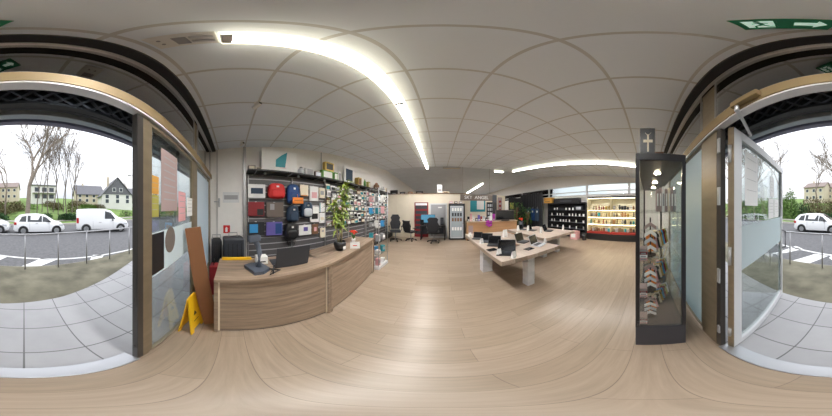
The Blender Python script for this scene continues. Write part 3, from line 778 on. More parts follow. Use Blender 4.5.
for i, z in enumerate(zs):
    for k, (ox, oy) in enumerate(((.1, .12), (.28, .14), (.1, .4), (.28, .42))):
        mm = ['silver_box', 'sky_blue', 'paper', 'pink', 'teal', 'white', 'grey'][(i*2+k*3) % 7]
        hh = rnd.uniform(.10, .2)
        o = MB().box(-.05, -.045, 0, .05, .045, hh, bev=.004).build('gadget_box', [mm], None, (TX0+ox, TY0+oy, z), rnd.uniform(-.4, .4))
        MB().box(.0501, -.03, hh*.3, .0515, .03, hh*.8).build('printed_picture', 'grey' if mm != 'grey' else 'white', o)
        tag(o, 'small %s gadget box on the %s of the chrome glass tower' % (mm.replace('_', ' '), lv[i]), 'box', 'gadget boxes in the chrome tower'); nearfar.append(o)

# ---- suitcase and bags left of counter
def suitcase(loc, rz, w, d, h_, m, label):
    e = empty('suitcase', loc, rz, label, 'suitcase')
    MB().box(-w/2, -d/2, .05, w/2, d/2, h_, bev=.04).build('shell', m, e)
    b = MB()
    for k in range(4): b.box(-w*.38+k*w*.22, d/2-.004, .14, -w*.38+k*w*.22+.02, d/2+.008, h_-.1, bev=.003)
    b.build('ribs', 'black', e)
    MB().tube([(-.08, 0, h_-.01), (-.08, 0, h_+.08), (.08, 0, h_+.08), (.08, 0, h_-.01)], .01).build('pull_handle', 'grey', e)
    for sx in (-1, 1):
        for sy in (-1, 1): MB().lathe([(.03, -.012), (.03, .012)], n=12, mtx=Matrix.Translation((sx*(w/2-.05), sy*(d/2-.05), .03)) @ Matrix.Rotation(PI/2, 4, 'Y')).build('wheel', 'rubber', e)
suitcase((-2.55, .02, 0), math.radians(-80), .38, .28, 1.04, 'graphite', 'large dark grey suitcase behind the near end of the counter')
suitcase((-2.62, -.31, 0), math.radians(-80), .20, .26, .98, 'black_soft', 'narrow black suitcase between the grey one and the window')
o = MB().box(-2.25, -.36, 0, -2.05, -.22, .62, bev=.02).build('red_bag', 'dark_red'); tag(o, 'dark red bag standing behind the leaning board', 'bag')
MB().tube([(-2.2, -.29, .61), (-2.2, -.29, .70), (-2.1, -.29, .70), (-2.1, -.29, .61)], .008).build('carry_loop', 'black', o)

# ---- leaning brown board
A0 = Vector((-1.33, -.245, 0)); 
o = empty('leaning_board', (-1.36, -.215, .003), math.radians(0), 'brown wooden panel leaning against the window beside the counter', 'board')
o.rotation_euler = (0, math.radians(8), math.radians(-76)); o.location = (-1.34, -.20, .012)
MB().box(-.075, -.02, 0, .085, .02, 1.40, bev=.002).build('panel', 'board_brown', o)
MB().box(.03, -.0235, 0, .05, -.0205, 1.40).build('pale_edge', 'board_edge', o)
# ---- yellow wet floor sign
e = empty('wet_floor_sign', (-1.22, -.385, 0), math.radians(-8), 'yellow folding wet floor sign beside the leaning board', 'floor sign')
for s, nm_ in ((-1, 'front_leaf'), (1, 'rear_leaf')):
    T = Matrix.Translation((0, s*.065, 0)) @ Matrix.Rotation(math.radians(6*s), 4, 'X')
    p = MB().prism([(-.14, 0), (-.09, 0), (-.07, .07), (.07, .07), (.09, 0), (.14, 0), (.085, .60), (.05, .62), (-.05, .62), (-.085, .60)], 'Y', -.006, .006, T).build(nm_, 'yellow', e)
    b = MB().prism([(-.035, .30), (.035, .30), (0, .37)], 'Y', s*.0062, s*.0075, T); b.box(-.05, s*.0062, .20, .05, s*.0075, .21, T)
    b.build('warning_symbol', 'black', p)

# ================================================================== DISPLAY CASE (right)
DX0, DX1, DY0, DY1, DH = .95, 2.72, -.28, .09, 2.02
e = empty('tall_showcase', (DX0, DY0, 0), 0, 'tall black framed glass showcase near the open door', 'display case')
W, D = DX1-DX0, DY1-DY0
MB().box(0, 0, .0, W, D, .40, bev=.005).build('plinth', 'plinth_black', e)
MB().box(0, 0, DH-.06, W, D, DH, bev=.005).build('top', 'case_black', e)
for (a, c) in ((0, 0), (W-.03, 0), (W-.03, D-.03), (0, D-.03)): MB().box(a, c, .40, a+.03, c+.03, DH-.06).build('post', 'case_black', e)
MB().box(.012, .03, .40, .018, D-.03, DH-.06).build('glass_end', 'glass_case', e)
MB().box(.03, .010, .40, W-.03, .016, DH-.06).build('glass_side', 'glass_case', e)
MB().box(.03, D-.016, .40, W-.03, D-.010, DH-.06).build('glass_side', 'glass_case', e)
MB().box(W-.018, .03, .40, W-.012, D-.03, DH-.06).build('glass_end', 'glass_case', e)
zc = [.40, .79, 1.17, 1.56]
for z in zc[1:]: MB().box(.022, .02, z, W-.022, D-.02, z+.008).build('glass_shelf', 'glass_case', e)
for k in range(3):
    MB().lathe([(.03, -.006), (.03, 0)], (.38+k*.5, D/2, DH-.061), n=16).build('downlight', 'downlight', e)
MB().tube([(-.0, D-.02, .50), (-.03, D-.02, .51), (-.03, D-.02, .47), (.0, D-.02, .46)], .006).build('lock_ring', 'black', e)
for k in range(4): MB().lathe([(.03, 0), (.03, .001)], (.1+(k % 2)*(W-.2), .1+(k//2)*(D-.2), 0)).build('foot', 'black', e)
# tablet cases upright
for k in range(7):
    x = 1.20+k*.10
    mm = ['pale_pink', 'pale_pink', 'white', 'pale_pink', 'cream', 'pale_pink', 'grey'][k]
    o = MB().box(-.08, -.010, 0, .08, .010, .20+.012*(k % 3), bev=.003).build('tablet_case', mm, None, (1.24, -.085-.026*k, 1.568))
    MB().box(-.0815, -.006, .05, -.0802, .006, .16).build('front_print', 'white' if mm != 'white' else 'grey', o)
    tag(o, ['first', 'second', 'third', 'fourth', 'fifth', 'sixth', 'last'][k]+' upright tablet case from the near end of the showcase top shelf', 'tablet case', 'upright tablet cases in the showcase')
# spiral of phone cases (chevrons) on a stand
def chevron_stand(x, y, z0, n, hgt, lab):
    e = empty('case_stand', (x, y, z0), 0, lab, 'display stand')
    MB().tube([(0, 0, 0), (0, 0, hgt)], .006).build('pole', 'black', e)
    MB().lathe([(.05, 0), (.05, .008)], n=18).build('base', 'black', e)
    return e
rnd = random.Random(5)
for (zb, n_, lab) in ((1.178, 4, 'upper'), (.798, 5, 'middle'), (.405, 5, 'lower')):
    chevron_stand(1.14, -.02, zb, n_, .34, 'thin black stand in the %s level of the showcase' % lab)
    for k in range(n_):
        z = zb+.04+k*.066
        b = MB()
        b.prism([(-.05, 0), (0, .035), (.05, 0), (.05, .030), (0, .065), (-.05, .030)], 'X', -.018, .0)
        o = b.build('watch_strap', ['white', 'silver_box', 'white', 'pale_pink', 'cream'][k % 5], None, (1.118, -.02, z)); tag(o, '%s folded strap from the bottom of the stand at the %s showcase level' % (['lowest', 'second', 'third', 'fourth', 'topmost'][k], lab), 'strap', 'folded straps in the showcase')
    for k in range(9):
        a = (k-4)*.05
        col_ = ['orange', 'pink', 'black', 'cream', 'gold', 'sky_blue', 'dark_red', 'olive', 'silver_box'][k]
        o = MB().box(-.004, -.04, 0, .004, .04, .165, bev=.003).build('phone_case', col_, None, (1.22+k*.045, -.045-.022*k, zb+.010))
        o.rotation_euler = (math.radians(-8), math.radians(14), math.radians(15))
        MB().box(-.0055, -.028, .105, -.0042, -.005, .14).build('camera_cutout', 'black' if col_ != 'black' else 'grey', o)
        tag(o, '%s leaning phone case at the %s level of the tall showcase' % (col_.replace('_', ' ').replace('silver box', 'silver'), lab), 'phone case', 'phone cases in the showcase')
    for k in range(4):
        o = MB().box(-.05, -.03, 0, .05, .03, .024, bev=.002).build('flat_pack', ['pink', 'paper', 'dark_red', 'pale_pink'][k], None, (1.05, .035, zb+.001+k*.0255)); tag(o, ['pink bottom', 'white second', 'dark red third', 'pale pink top'][k]+' flat pack of the little stack at the %s showcase level' % lab, 'box', 'flat packs in the showcase'); MB().box(-.0515, -.02, .006, -.0502, .02, .018).build('printed_label', 'grey', o)
    for k in range(3):
        o = MB().box(-.06, -.05, 0, .06, .05, .05+.02*k, bev=.004).build('accessory_box', ['pink', 'cream', 'silver_box'][k], None, (1.75+k*.3, -.12, zb+.002)); tag(o, ['pink', 'cream', 'silver'][k]+' accessory box at the %s level deep in the showcase' % lab, 'box')
        MB().box(-.0615, -.03, .01, -.0602, .03, .04).build('printed_label', 'white', o)
# box on top
o = MB().box(1.13, -.06, DH+.001, 1.29, .07, DH+.36, bev=.004).build('upright_carton', 'case_black'); tag(o, 'tall black carton with glowing figure picture on the showcase', 'box')
MB().box(1.129-.002, -.055, DH+.002, 1.1295, .065, DH+.05).build('green_band', 'green', o)
b = MB().box(1.126, -.007, DH+.09, 1.1285, .007, DH+.28); b.box(1.126, -.04, DH+.19, 1.1285, .04, DH+.22); b.bar((1.127, -.005, DH+.27), (1.127, -.025, DH+.30), .007, .002); b.bar((1.127, .005, DH+.27), (1.127, .025, DH+.30), .007, .002)
b.build('figure_picture', 'cream', o)
o = MB().box(1.34, -.16, DH+.001, 1.37, .0, DH+.19, bev=.002).build('thin_board', 'board_brown'); tag(o, 'small brown board standing behind the black carton on the showcase', 'board')
MB().box(1.338, -.14, DH+.03, 1.3395, -.02, DH+.16).build('face', 'brown', o)

# ================================================================== DISPLAY TABLES
def table(loc, w, d, legs, label, rz=0):
    e = empty('display_table', loc, rz, label, 'table', 'the two low display tables')
    MB().box(0, 0, .67, w, d, .75, bev=.004).build('tabletop', 'table_oak', e)
    for (x0, y0, x1, y1) in legs:
        b = MB()
        for k in range(6): b.box(x0, y0, k*.112, x1, y1, k*.112+.104, bev=.003)
        b.box(x0+.01, y0+.01, 0, x1-.01, y1-.01, .67); b.build('leg', 'white_leg', e)
    b = MB().box(.25, .25, .62, w-.25, d-.25, .669); b.build('under_frame', 'grey', e)
    return e
table((.88, 1.76, 0), 1.42, 2.44, [(.60, .10, .76, .26), (.12, 1.10, .36, 1.30), (1.0, 2.0, 1.2, 2.2)], 'nearer display table with laptops, pale oak top on white slatted legs', math.radians(2))
table((2.58, 2.52, 0), 1.60, 2.0, [(1.0, .35, 1.15, 1.2), (.3, .35, .45, 1.2)], 'farther display table between the near one and the wall displays', math.radians(2))
def at_tab(px, py, z=.75): return fl(px, py, z)
TL = [((477, 239), 'black', 'first small black laptop from the far left end of the near table', 150, .75),
      ((486, 242), 'graphite', 'dark greenish laptop second from the far left end of the near table', 150, .85),
      ((494, 245.5), 'black', 'black laptop in the middle of the left edge of the near table', 150, .85),
      ((506.5, 254), 'black', 'large black laptop nearest the front corner of the near table', 150, 1.0),
      ((524, 242), 'black', 'black laptop leaning back in the middle of the near table right side', -150, .9),
      ((539, 245), 'silver_box', 'silver laptop at the right end of the near table', -150, .95)]
for (p, m, lab, rz, s) in TL:
    x, y = at_tab(*p); laptop((x, y, .752), math.radians(rz if rz > 0 else 205) - PI if rz > 0 else math.radians(20), lab, m, .34, .23, 20, 'screen_off', None, s)
def stand_card(px, py, lab, z=.75, m='paper', h_=.12, w=.08, rz=.3):
    x, y = fl(px, py, z)
    o = MB().prism([(-.03, 0), (.03, 0), (.004, h_), (-.004, h_)], 'X', -w/2, w/2).build('price_card', m, None, (x, y, z+.001), rz); tag(o, lab, 'card')
    MB().box(-w*.3, -.0305, .02, w*.3, -.027, .03).build('printed_lines', 'grey', o)
for (px_, py_, l) in ((470, 236.5, 'white price card at the far left tip of the near table'), (481.5, 243.5, 'white price card between the first two laptops'), (499, 255, 'white price card left of the large front laptop'), (513.5, 258, 'white price card pair beside the large front laptop'), (517, 236, 'white price card in the middle of the near table'), (545, 243, 'white price card behind the silver laptop'), (500, 241, 'white price card behind the large black laptop')):
    stand_card(px_, py_, l)
def tablet(px, py, lab, m='screen_off', z=.75, rz=.2):
    x, y = fl(px, py, z)
    o = MB().box(-.1, -.07, 0, .1, .07, .009, bev=.003).build('tablet', 'black', None, (x, y, z+.002), rz); tag(o, lab, 'tablet')
    MB().box(-.09, -.06, .0091, .09, .06, .0098).build('screen', m, o)
tablet(529, 249, 'black tablet lying flat left of the silver laptop'); tablet(492, 250, 'dark tablet lying between card and laptops at the left edge'); tablet(515, 245.5, 'brown screened tablet lying in the middle of the near table', 'brown')  # the last tablet has a plain matt brown screen
for (p, m, l, s) in (((549, 231), 'black', 'open black laptop at the near end of the far table', 1.0), ((533, 230.5), 'black', 'dark open laptop halfway along the far table', .9), ((524, 229.6), 'graphite', 'grey laptop near the left end of the far table', .8)):
    x, y = fl(p[0], p[1], .75); laptop((x, y, .752), math.radians(25), l, m, .36, .24, 22, 'screen_off', None, s)
for (px_, py_, l) in ((518, 230.6, 'white card at the left end of the far table'), (528, 231, 'white card between laptops on the far table'), (541, 233, 'white card left of the near laptop of the far table'), (563, 230, 'white card at the right end of the far table')):
    stand_card(px_, py_, l, h_=.2, w=.1)
stand_card(505, 237, 'bright white brochure holder on the near table far side', h_=.22, w=.16)

# ================================================================== BACK PARTITION AREA
b = MB().box(-3.0, 7.0, 0, 1.55, 7.08, 2.36)
struct(b.build('wall_partition', 'partition'), 'cream partition wall at the back')
b = MB()
for k in range(9): b.box(-2.9+k*.5, 6.992, .02, -2.885+k*.5, 6.9995, 2.34)
struct(b.build('trim_20', 'cream'), 'vertical joints of the partition')
struct(MB().box(-3.0, 6.96, 2.36, 1.58, 7.12, 2.39).build('trim_21', 'brown'), 'thin brown cap of the partition')
# objects on partition
for k, (x, w, h_, m, l) in enumerate(((-2.55, .45, .22, 'black', 'wide black device at the left of the partition top'), (-2.05, .3, .1, 'black_soft', 'flat dark device second from left on the partition top'), (-1.6, .25, .1, 'brown', 'low brown item third on the partition top'), (-1.1, .4, .12, 'black', 'low black item in the middle of the partition top'))):
    o = MB().box(x-w/2, 7.0, 2.391, x+w/2, 7.08, 2.391+h_, bev=.02).build('stored_device', m); tag(o, l, 'device')
    MB().box(x-w*.3, 6.995, 2.40, x+w*.3, 6.9995, 2.43).build('front_grille', 'grey', o)
o = MB().box(-.15, 6.99, 2.391, .12, 7.09, 2.85, bev=.01).build('white_carton', 'paper'); tag(o, 'upright white carton on the partition', 'box')
MB().box(-.1, 6.985, 2.5, .07, 6.9895, 2.6).build('printed_label', 'grey', o)
o = MB().box(.14, 6.99, 2.391, .5, 7.09, 2.49, bev=.01).build('low_carton', 'cream'); tag(o, 'low beige carton right of the white one on the partition', 'box')
MB().box(.2, 6.985, 2.41, .4, 6.9895, 2.45).build('printed_label', 'brown', o)
# posters on the partition
e = MB().box(-1.36, 6.96, .04, -.62, 6.985, 1.90).build('red_poster', 'dark_red'); tag(e, 'tall dark red poster board with shelves of pictures', 'poster')
b = MB()
for k in range(6): b.box(-1.30, 6.954, 1.55-k*.27, -.68, 6.9595, 1.72-k*.27)
b.build('picture_rows', 'graphite', e)
MB().box(-1.30, 6.955, 1.74, -.68, 6.9595, 1.86).build('headline', 'paper', e)
d3 = struct(MB().box(-.56, 6.95, .0, .38, 6.995, 1.84, bev=.004).build('door_3', 'alu_white'), 'grey door in the back partition')
MB().box(.27, 6.93, .95, .31, 6.949, 1.05).build('door_handle', 'steel', d3)
MB().box(-.1, 6.944, 1.6, .1, 6.9495, 1.66).build('name_plate', 'white', d3)
MB().box(-.48, 6.945, .1, .30, 6.949, 1.78).build('door_panel', 'grey', d3)
# fridge / glass cabinet
e = empty('drinks_fridge', (.42, 6.45, 0), math.radians(-4), 'glass fronted drinks fridge with black frame at the back', 'fridge')
MB().box(0, 0, .03, .80, .5, 1.82, bev=.01).build('cabinet', 'black', e)
MB().box(.08, -.02, .10, .72, -.001, 1.70, bev=.004).build('door', 'silver_box', e)
MB().box(.12, -.026, .16, .68, -.0205, 1.64).build('glass_front', 'soffit', e)
for k, (z, c) in enumerate(((.95, 'brown'), (1.2, 'graphite'), (1.45, 'white'), (.5, 'white'))):
    b = MB()
    for j in range(4): b.box(.16+j*.13, -.032, z, .25+j*.13, -.0265, z+.16)
    b.build('product_row', c, e)
MB().box(.1, -.03, 1.72, .7, -.001, 1.80).build('header', 'graphite', e)
MB().tube([(.69, -.03, .8), (.69, -.06, .82), (.69, -.06, 1.08), (.69, -.03, 1.1)], .01).build('door_handle', 'chrome', e)
# shelf items above fridge
for k in range(3):
    o = MB().box(.47+k*.24, 6.5, 1.826, .63+k*.24, 6.7, 1.93, bev=.01).build('small_box', ['pink', 'brown', 'pale_pink'][k]); tag(o, ['left', 'middle', 'right'][k]+'most small box on the drinks fridge', 'box'); MB().box(.49+k*.24, 6.495, 1.85, .61+k*.24, 6.4995, 1.9).build('printed_label', 'white', o)

# office chairs
def office_chair(loc, rz, label, m='black_soft', high=1.2, s=1.0):
    e = empty('office_chair', loc, rz, label, 'chair', 'office chairs at the back'); e.scale = (s, s, s)
    for k in range(5):
        a = k*2*PI/5
        l = MB().tube([(0, 0, .10), (.28*math.cos(a), .28*math.sin(a), .07)], [.025, .016], 8).build('base_leg', 'black', e)
        MB().lathe([(.03, -.02), (.03, .02)], n=10, mtx=Matrix.Translation((.28*math.cos(a), .28*math.sin(a), .03)) @ Matrix.Rotation(PI/2, 4, 'X')).build('caster', 'black', l)
    MB().tube([(0, 0, .09), (0, 0, .44)], .025).build('gas_column', 'grey', e)
    MB().box(-.25, -.24, .44, .25, .24, .53, bev=.03).build('seat', m, e)
    T = Matrix.Translation((0, .24, .50)) @ Matrix.Rotation(math.radians(-8), 4, 'X')
    MB().prism([(-.20, .05), (.20, .05), (.27, .35), (.20, .5), (.24, .62), (.15, high-.52), (-.15, high-.52), (-.24, .62), (-.20, .5), (-.27, .35)], 'Y', 0, .08, T).build('backrest', m, e)
    for s_ in (-1, 1):
        MB().tube([(s_*.24, .05, .49), (s_*.30, .05, .52), (s_*.30, .05, .70)], .015).build('arm_post', 'black', e)
        MB().box(s_*.30-.04, -.10, .70, s_*.30+.04, .16, .73, bev=.01).build('armrest', 'black', e)
    return e
office_chair((-2.10, 6.0, 0), math.radians(20), 'black office chair nearest the glass tower at the back', high=1.30)
office_chair((-1.40, 6.25, 0), math.radians(150), 'slim black office chair with forked back before the cream partition', high=1.12, s=.92)
office_chair((-.28, 6.05, 0), math.radians(175), 'black gaming chair turned to the monitor desk', high=1.22)
# desk + monitor
e = empty('computer_desk', (-.98, 6.42, 0), 0, 'black computer desk under the blue monitor', 'desk')
MB().box(0, 0, .70, 1.25, .5, .735, bev=.004).build('desktop', 'black', e)
for x in (.02, 1.19): MB().box(x, .02, 0, x+.04, .48, .70).build('leg', 'black', e)
MB().box(.06, .40, .25, 1.18, .42, .69).build('back_panel', 'graphite', e)
e = empty('monitor', (-.60, 6.62, .736), 0, 'blue lit computer monitor on the black desk', 'monitor')
MB().box(-.14, -.08, 0, .14, .08, .012, bev=.004).build('foot', 'black', e)
MB().box(-.02, .0, .012, .02, .02, .2).build('stand', 'black', e)
MB().box(-.36, -.02, .12, .36, .0, .54, bev=.004).build('casing', 'black', e)
MB().box(-.345, -.0215, .135, .345, -.0203, .525).build('screen', 'screen_blue', e)
o = MB().box(.02, 6.60, .736, .18, 6.85, 1.12, bev=.006).build('computer_tower', 'black'); tag(o, 'black computer tower right of the blue monitor', 'computer'); MB().box(.04, 6.594, .8, .16, 6.5995, 1.08).build('front_vent', 'graphite', o)
o = MB().box(-.98, 6.50, .736, -.8, 6.52, 1.02, bev=.004).build('side_monitor', 'black'); tag(o, 'small dark screen left of the blue monitor', 'monitor'); MB().box(-.97, 6.495, .77, -.81, 6.4995, 1.0).build('screen', 'screen_off', o)

# back counter with sign
e = empty('hanging_sign', (0, 6.6, 0), 0, 'dark hanging sign board reading SKY ANGEL at the back', 'sign')
MB().box(1.02, 0, 1.98, 2.75, .05, 2.30, bev=.004).build('board', 'taupe', e)
text_mesh('lettering', 'SKY  ANGEL', .24, 'paper', e, (1.88, -.004, 2.14), (PI/2, 0, 0))
for x in (1.15, 2.6): MB().tube([(x, .025, 2.30), (x, .025, ceil_z(6.6)-.002)], .006).build('hanger', 'grey', e)
o = MB().box(2.78, 6.6, 1.0, 3.02, 6.68, 2.32, bev=.01).build('dark_column', 'graphite'); tag(o, 'dark upright panel at the right end of the sign', 'panel'); MB().box(2.79, 6.596, .98, 3.0, 6.5995, 1.9).build('front_face', 'shelf_dark', o)
MB  # noqa
o.location.z = 0
struct(MB().box(2.82, 6.62, 0, 2.98, 6.66, .999).build('trim_22', 'graphite'), 'dark post under the panel')
e = empty('service_counter', (1.25, 6.15, 0), math.radians(-3), 'wood fronted service counter at the back under the sign', 'counter')
MB().box(0, 0, .90, 2.75, .6, .94, bev=.004).build('worktop', 'oak', e)
MB().box(.02, .04, .05, 2.70, .07, .90).build('front_panel', 'desk_wood', e)
for x in (.02, 1.35, 2.69): MB().box(x, .07, 0, x+.03, .56, .90).build('side_panel', 'desk_wood', e)
MB().box(.05, .06, 0, 2.66, .08, .05).build('kickboard', 'black', e)
MB().box(.1, .03, .25, .32, .0395, .75).build('pink_notice', 'pale_pink', e)
rnd = random.Random(9)
cc = ['black', 'pink', 'white', 'graphite', 'purple', 'dark_red', 'silver_box', 'black', 'pale_pink', 'white', 'magenta', 'grey']
names_ = ['black', 'pink', 'white', 'charcoal', 'violet', 'dark red', 'silver', 'squat black', 'pale pink', 'tall white', 'magenta', 'grey']
for k in range(12):
    x = 1.35+k*.135; w = rnd.uniform(.08, .12); h_ = rnd.uniform(.12, .42)
    o = MB().box(x, 6.38, .9, x+w, 6.38+w, .94+h_, bev=.006).build('counter_item', cc[k]); o.location.z = .001
    for v in o.data.vertices:
        if v.co.z < .945: v.co.z += .04
    tag(o, '%s item standing on the back service counter' % names_[k], 'box'); MB().box(x+.015, 6.374, .98, x+w-.015, 6.3795, 1.03).build('printed_label', 'white' if cc[k] not in ('white',) else 'grey', o)
o = MB().box(2.45, 6.28, .951, 2.62, 6.30, 1.20, bev=.004).build('tablet_display', 'silver_box'); tag(o, 'silver display tablet upright on the service counter', 'tablet'); MB().box(2.46, 6.2755, .97, 2.61, 6.2795, 1.18).build('screen', 'paper', o)
e = empty('television', (3.15, 6.05, .0), math.radians(-8), 'dark olive television panel standing on the service counter', 'television')
MB().box(-.42, 0, .98, .60, .05, 1.50, bev=.008).build('casing', 'taupe', e)
MB().box(-.40, -.004, 1.0, .58, -.0005, 1.48).build('screen', 'screen_off', e)
MB().box(-.1, -.05, .94, .3, .1, .979).build('foot', 'black', e)
b = MB(); rnd = random.Random(2)
for k in range(22): b.ball((rnd.uniform(-.14, .14), rnd.uniform(-.05, .05), rnd.uniform(-.15, .12)), .05, sub=1)
o = b.build('magenta_decoration', 'magenta', None, (2.35, 6.06, .86)); tag(o, 'magenta ruffled decoration on the front of the service counter', 'decoration')
# wall behind service counter
struct(MB().box(1.55, 8.6, 0, 4.6, 8.68, 2.5).build('wall_inner', 'partition'), 'cream inner wall behind the service counter')
o = MB().box(2.0, 8.57, 1.35, 3.05, 8.598, 2.25).build('wall_poster', 'teal'); tag(o, 'teal and white poster on the wall behind the service counter', 'poster'); MB().box(2.45, 8.562, 1.5, 2.95, 8.5695, 2.15).build('white_panel', 'paper', o)
o = MB().box(3.15, 8.5, .0, 3.8, 8.59, 2.0).build('product_rack', 'black_soft'); tag(o, 'dark rack with light goods behind the service counter', 'rack')
b = MB(); rnd = random.Random(8)
for i in range(5):
    for j in range(4): b.box(3.2+j*.15, 8.47, .6+i*.27, 3.3+j*.15, 8.499, .78+i*.27)
b.build('goods', 'silver_box', o)
o = MB().box(3.92, 8.4, .0, 4.25, 8.43, 2.35).build('pink_banner', 'pale_pink'); tag(o, 'tall narrow pale pink banner left of the green plants', 'banner')
b = MB()
for k in range(4): b.lathe([(.09, 0), (.09, .006)], n=16, mtx=Matrix.Translation((4.09, 8.394, 2.05-k*.3)) @ Matrix.Rotation(-PI/2, 4, 'X'))
b.build('round_pictures', 'dark_red', o)

# ================================================================== RIGHT SIDE DISPLAYS
# lit cabinet
e = empty('lit_display_cabinet', (6.05, .55, 0), 0, 'long warmly lit cabinet of ornaments on red brown base', 'display cabinet')
Lc = 2.45
MB().box(0, 0, 0, .5, Lc, .22, bev=.003).build('plinth', 'shelf_dark', e)
MB().box(-.02, 0, .22, .5, Lc, .33, bev=.003).build('base_cabinet', 'shelf_dark', e)
MB().box(-.025, 0, .331, .5, Lc, .419).build('red_rail', 'red_trim', e)
MB().box(.47, 0, .42, .5, Lc, 2.10).build('back_panel', 'display_lit', e)
for y in (0, Lc/2-.01, Lc-.03): MB().box(0, y, .42, .47, y+.03, 2.10).build('side_panel', 'shelf_cream', e)
MB().box(0, 0, 2.10, .5, Lc, 2.16, bev=.003).build('top', 'shelf_dark', e)
shz = [.42, .82, 1.17, 1.52]
for z in shz[1:]: MB().box(.03, .03, z-.02, .47, Lc-.03, z).build('shelf', 'shelf_cream', e)
for z in (.80, 1.15, 1.50, 2.10): MB().box(.05, .05, z-.034, .10, Lc-.05, z-.021).build('light_strip', 'strip', e)
b = MB()
for k in range(40): b.box(-.006, k*Lc/40, 2.10, -.001, k*Lc/40+.035, 2.17)
b.build('top_grille', 'graphite', e)
rnd = random.Random(21)
om = ['brown', 'grey', 'desk_wood', 'taupe', 'white', 'cream', 'dark_red', 'gold', 'teal', 'graphite', 'bronze']
on = ['brown', 'grey', 'tan', 'dark taupe', 'white', 'cream', 'dark red', 'golden', 'teal', 'charcoal', 'bronze']
lvn = ['bottom', 'second', 'third', 'top']
vases = {}
for li, z in enumerate(shz):
    y = .68
    while y < 2.88:
        if abs(y-(.55+Lc/2)) > .07:
            k = rnd.randrange(len(om)); s_ = rnd.uniform(.7, 1.1); ty = rnd.randrange(3)
            if li == 0: k = rnd.choice([1, 8, 9, 10, 0]); ty = 2
            key = (k, ty)
            if key not in vases:
                b = MB()
                if ty == 0: b.lathe([(.03, 0), (.055, .05), (.06, .1), (.03, .17), (.035, .2)], n=12)
                elif ty == 1:
                    b.lathe([(.045, 0), (.05, .02), (.02, .04), (.035, .1), (.015, .14)], n=10); b.ball((0, 0, .165), .032, sub=1)
                else: b.box(-.05, -.06, 0, .05, .06, .17, bev=.012); b.box(-.054, -.04, .03, -.05, .04, .13)
                vases[key] = o = b.build(['vase', 'figurine', 'boxed_gift'][ty], om[k])
            else: o = vases[key].copy(); col.objects.link(o)
            o.location = (6.05+rnd.uniform(.15, .26), y, z+.001); o.scale = (s_, s_, s_*1.1); o.rotation_euler.z = 0
            tag(o, '%s %s, %s shelf of the lit cabinet' % (on[k], ['vase', 'figurine', 'gift box'][ty], lvn[li]), 'ornament', 'ornaments in the lit cabinet'); nearfar.append(o)
        y += .135

# black shelving
def black_unit(x0, y0, y1, ht, shelves, label, depth=.42):
    e = empty('black_shelving', (x0, y0, 0), 0, label, 'shelving unit')
    d = y1-y0
    MB().box(depth-.02, 0, 0, depth, d, ht).build('back_panel', 'black_soft', e)
    for y in (0, d-.03): MB().box(0, y, 0, depth-.02, y+.03, ht).build('side_panel', 'black', e)
    MB().box(0, .03, 0, depth-.02, d-.03, .15).build('plinth', 'black', e)
    MB().box(0, 0, ht, depth, d, ht+.05, bev=.004).build('top', 'black', e)
    for z in shelves: MB().box(.02, .03, z-.02, depth-.02, d-.03, z).build('shelf', 'graphite', e)
black_unit(6.08, 3.10, 5.75, 1.85, [.45, .8, 1.15, 1.48], 'wide black shelving with white gadgets left of the lit cabinet')
rnd = random.Random(31); prot = {}
for li, z in enumerate([.45, .8, 1.15, 1.48]):
    for k in range(11):
        y = 3.3+k*.22+rnd.uniform(-.02, .02)
        if li >= 1 and rnd.random() < .25: continue
        if li == 0 and k % 2: continue
        ty = rnd.randrange(2)
        if ty not in prot:
            b = MB()
            if ty == 0: b.lathe([(.04, 0), (.042, .01), (.03, .1), (.034, .13), (.01, .15)], n=12)
            else: b.box(-.02, -.045, 0, .02, .045, .13, bev=.006); b.box(-.024, -.02, .05, -.02, .02, .09)
            o = prot[ty] = b.build(['earbud_case', 'phone_gadget'][ty], 'white')
        else: o = prot[ty].copy(); col.objects.link(o)
        o.location = (6.2, y, z+.001)
        tag(o, 'white %s, %s shelf of the black shelving' % (['capsule gadget', 'phone gadget'][ty], ['lowest', 'second', 'third', 'top'][li]), 'gadget', 'white gadgets on the black shelving'); nearfar.append(o)
o = MB().box(6.12, 3.35, 1.481, 6.3, 3.8, 1.72, bev=.01).build('silver_case', 'graphite'); tag(o, 'grey case on the top black shelf near the lit cabinet', 'box'); MB().box(6.114, 3.4, 1.52, 6.1195, 3.7, 1.66).build('printed_label', 'silver_box', o)
# on top of shelving
o = MB().box(6.12, 3.55, 1.901, 6.45, 5.3, 2.16, bev=.01).build('black_crate', 'black'); tag(o, 'long black box lying on the wide black shelving', 'box'); MB().box(6.114, 4.0, 1.95, 6.1195, 4.8, 2.05).build('printed_label', 'graphite', o)
o = MB().box(6.05, 5.42, 1.901, 6.40, 6.05, 2.24, bev=.01).build('orange_carton', 'amber'); tag(o, 'orange carton on the black shelving beside the dark curtain', 'box'); MB().box(6.044, 5.55, 1.98, 6.0495, 5.95, 2.02).build('printed_label', 'brown', o)
# small pink box and black bin on floor
o = MB().box(5.60, 3.35, 0, 5.95, 3.75, .42, bev=.01).build('pink_carton', 'pink'); tag(o, 'pink carton on the floor before the black shelving', 'box'); MB().box(5.594, 3.42, .1, 5.5995, 3.68, .3).build('printed_label', 'paper', o)
o = MB().lathe([(.11, 0), (.13, .34), (.12, .34), (.105, .02)], (5.78, 3.02, 0), n=18).build('waste_bin', 'black'); tag(o, 'small black bin between the pink carton and lit cabinet', 'bin')
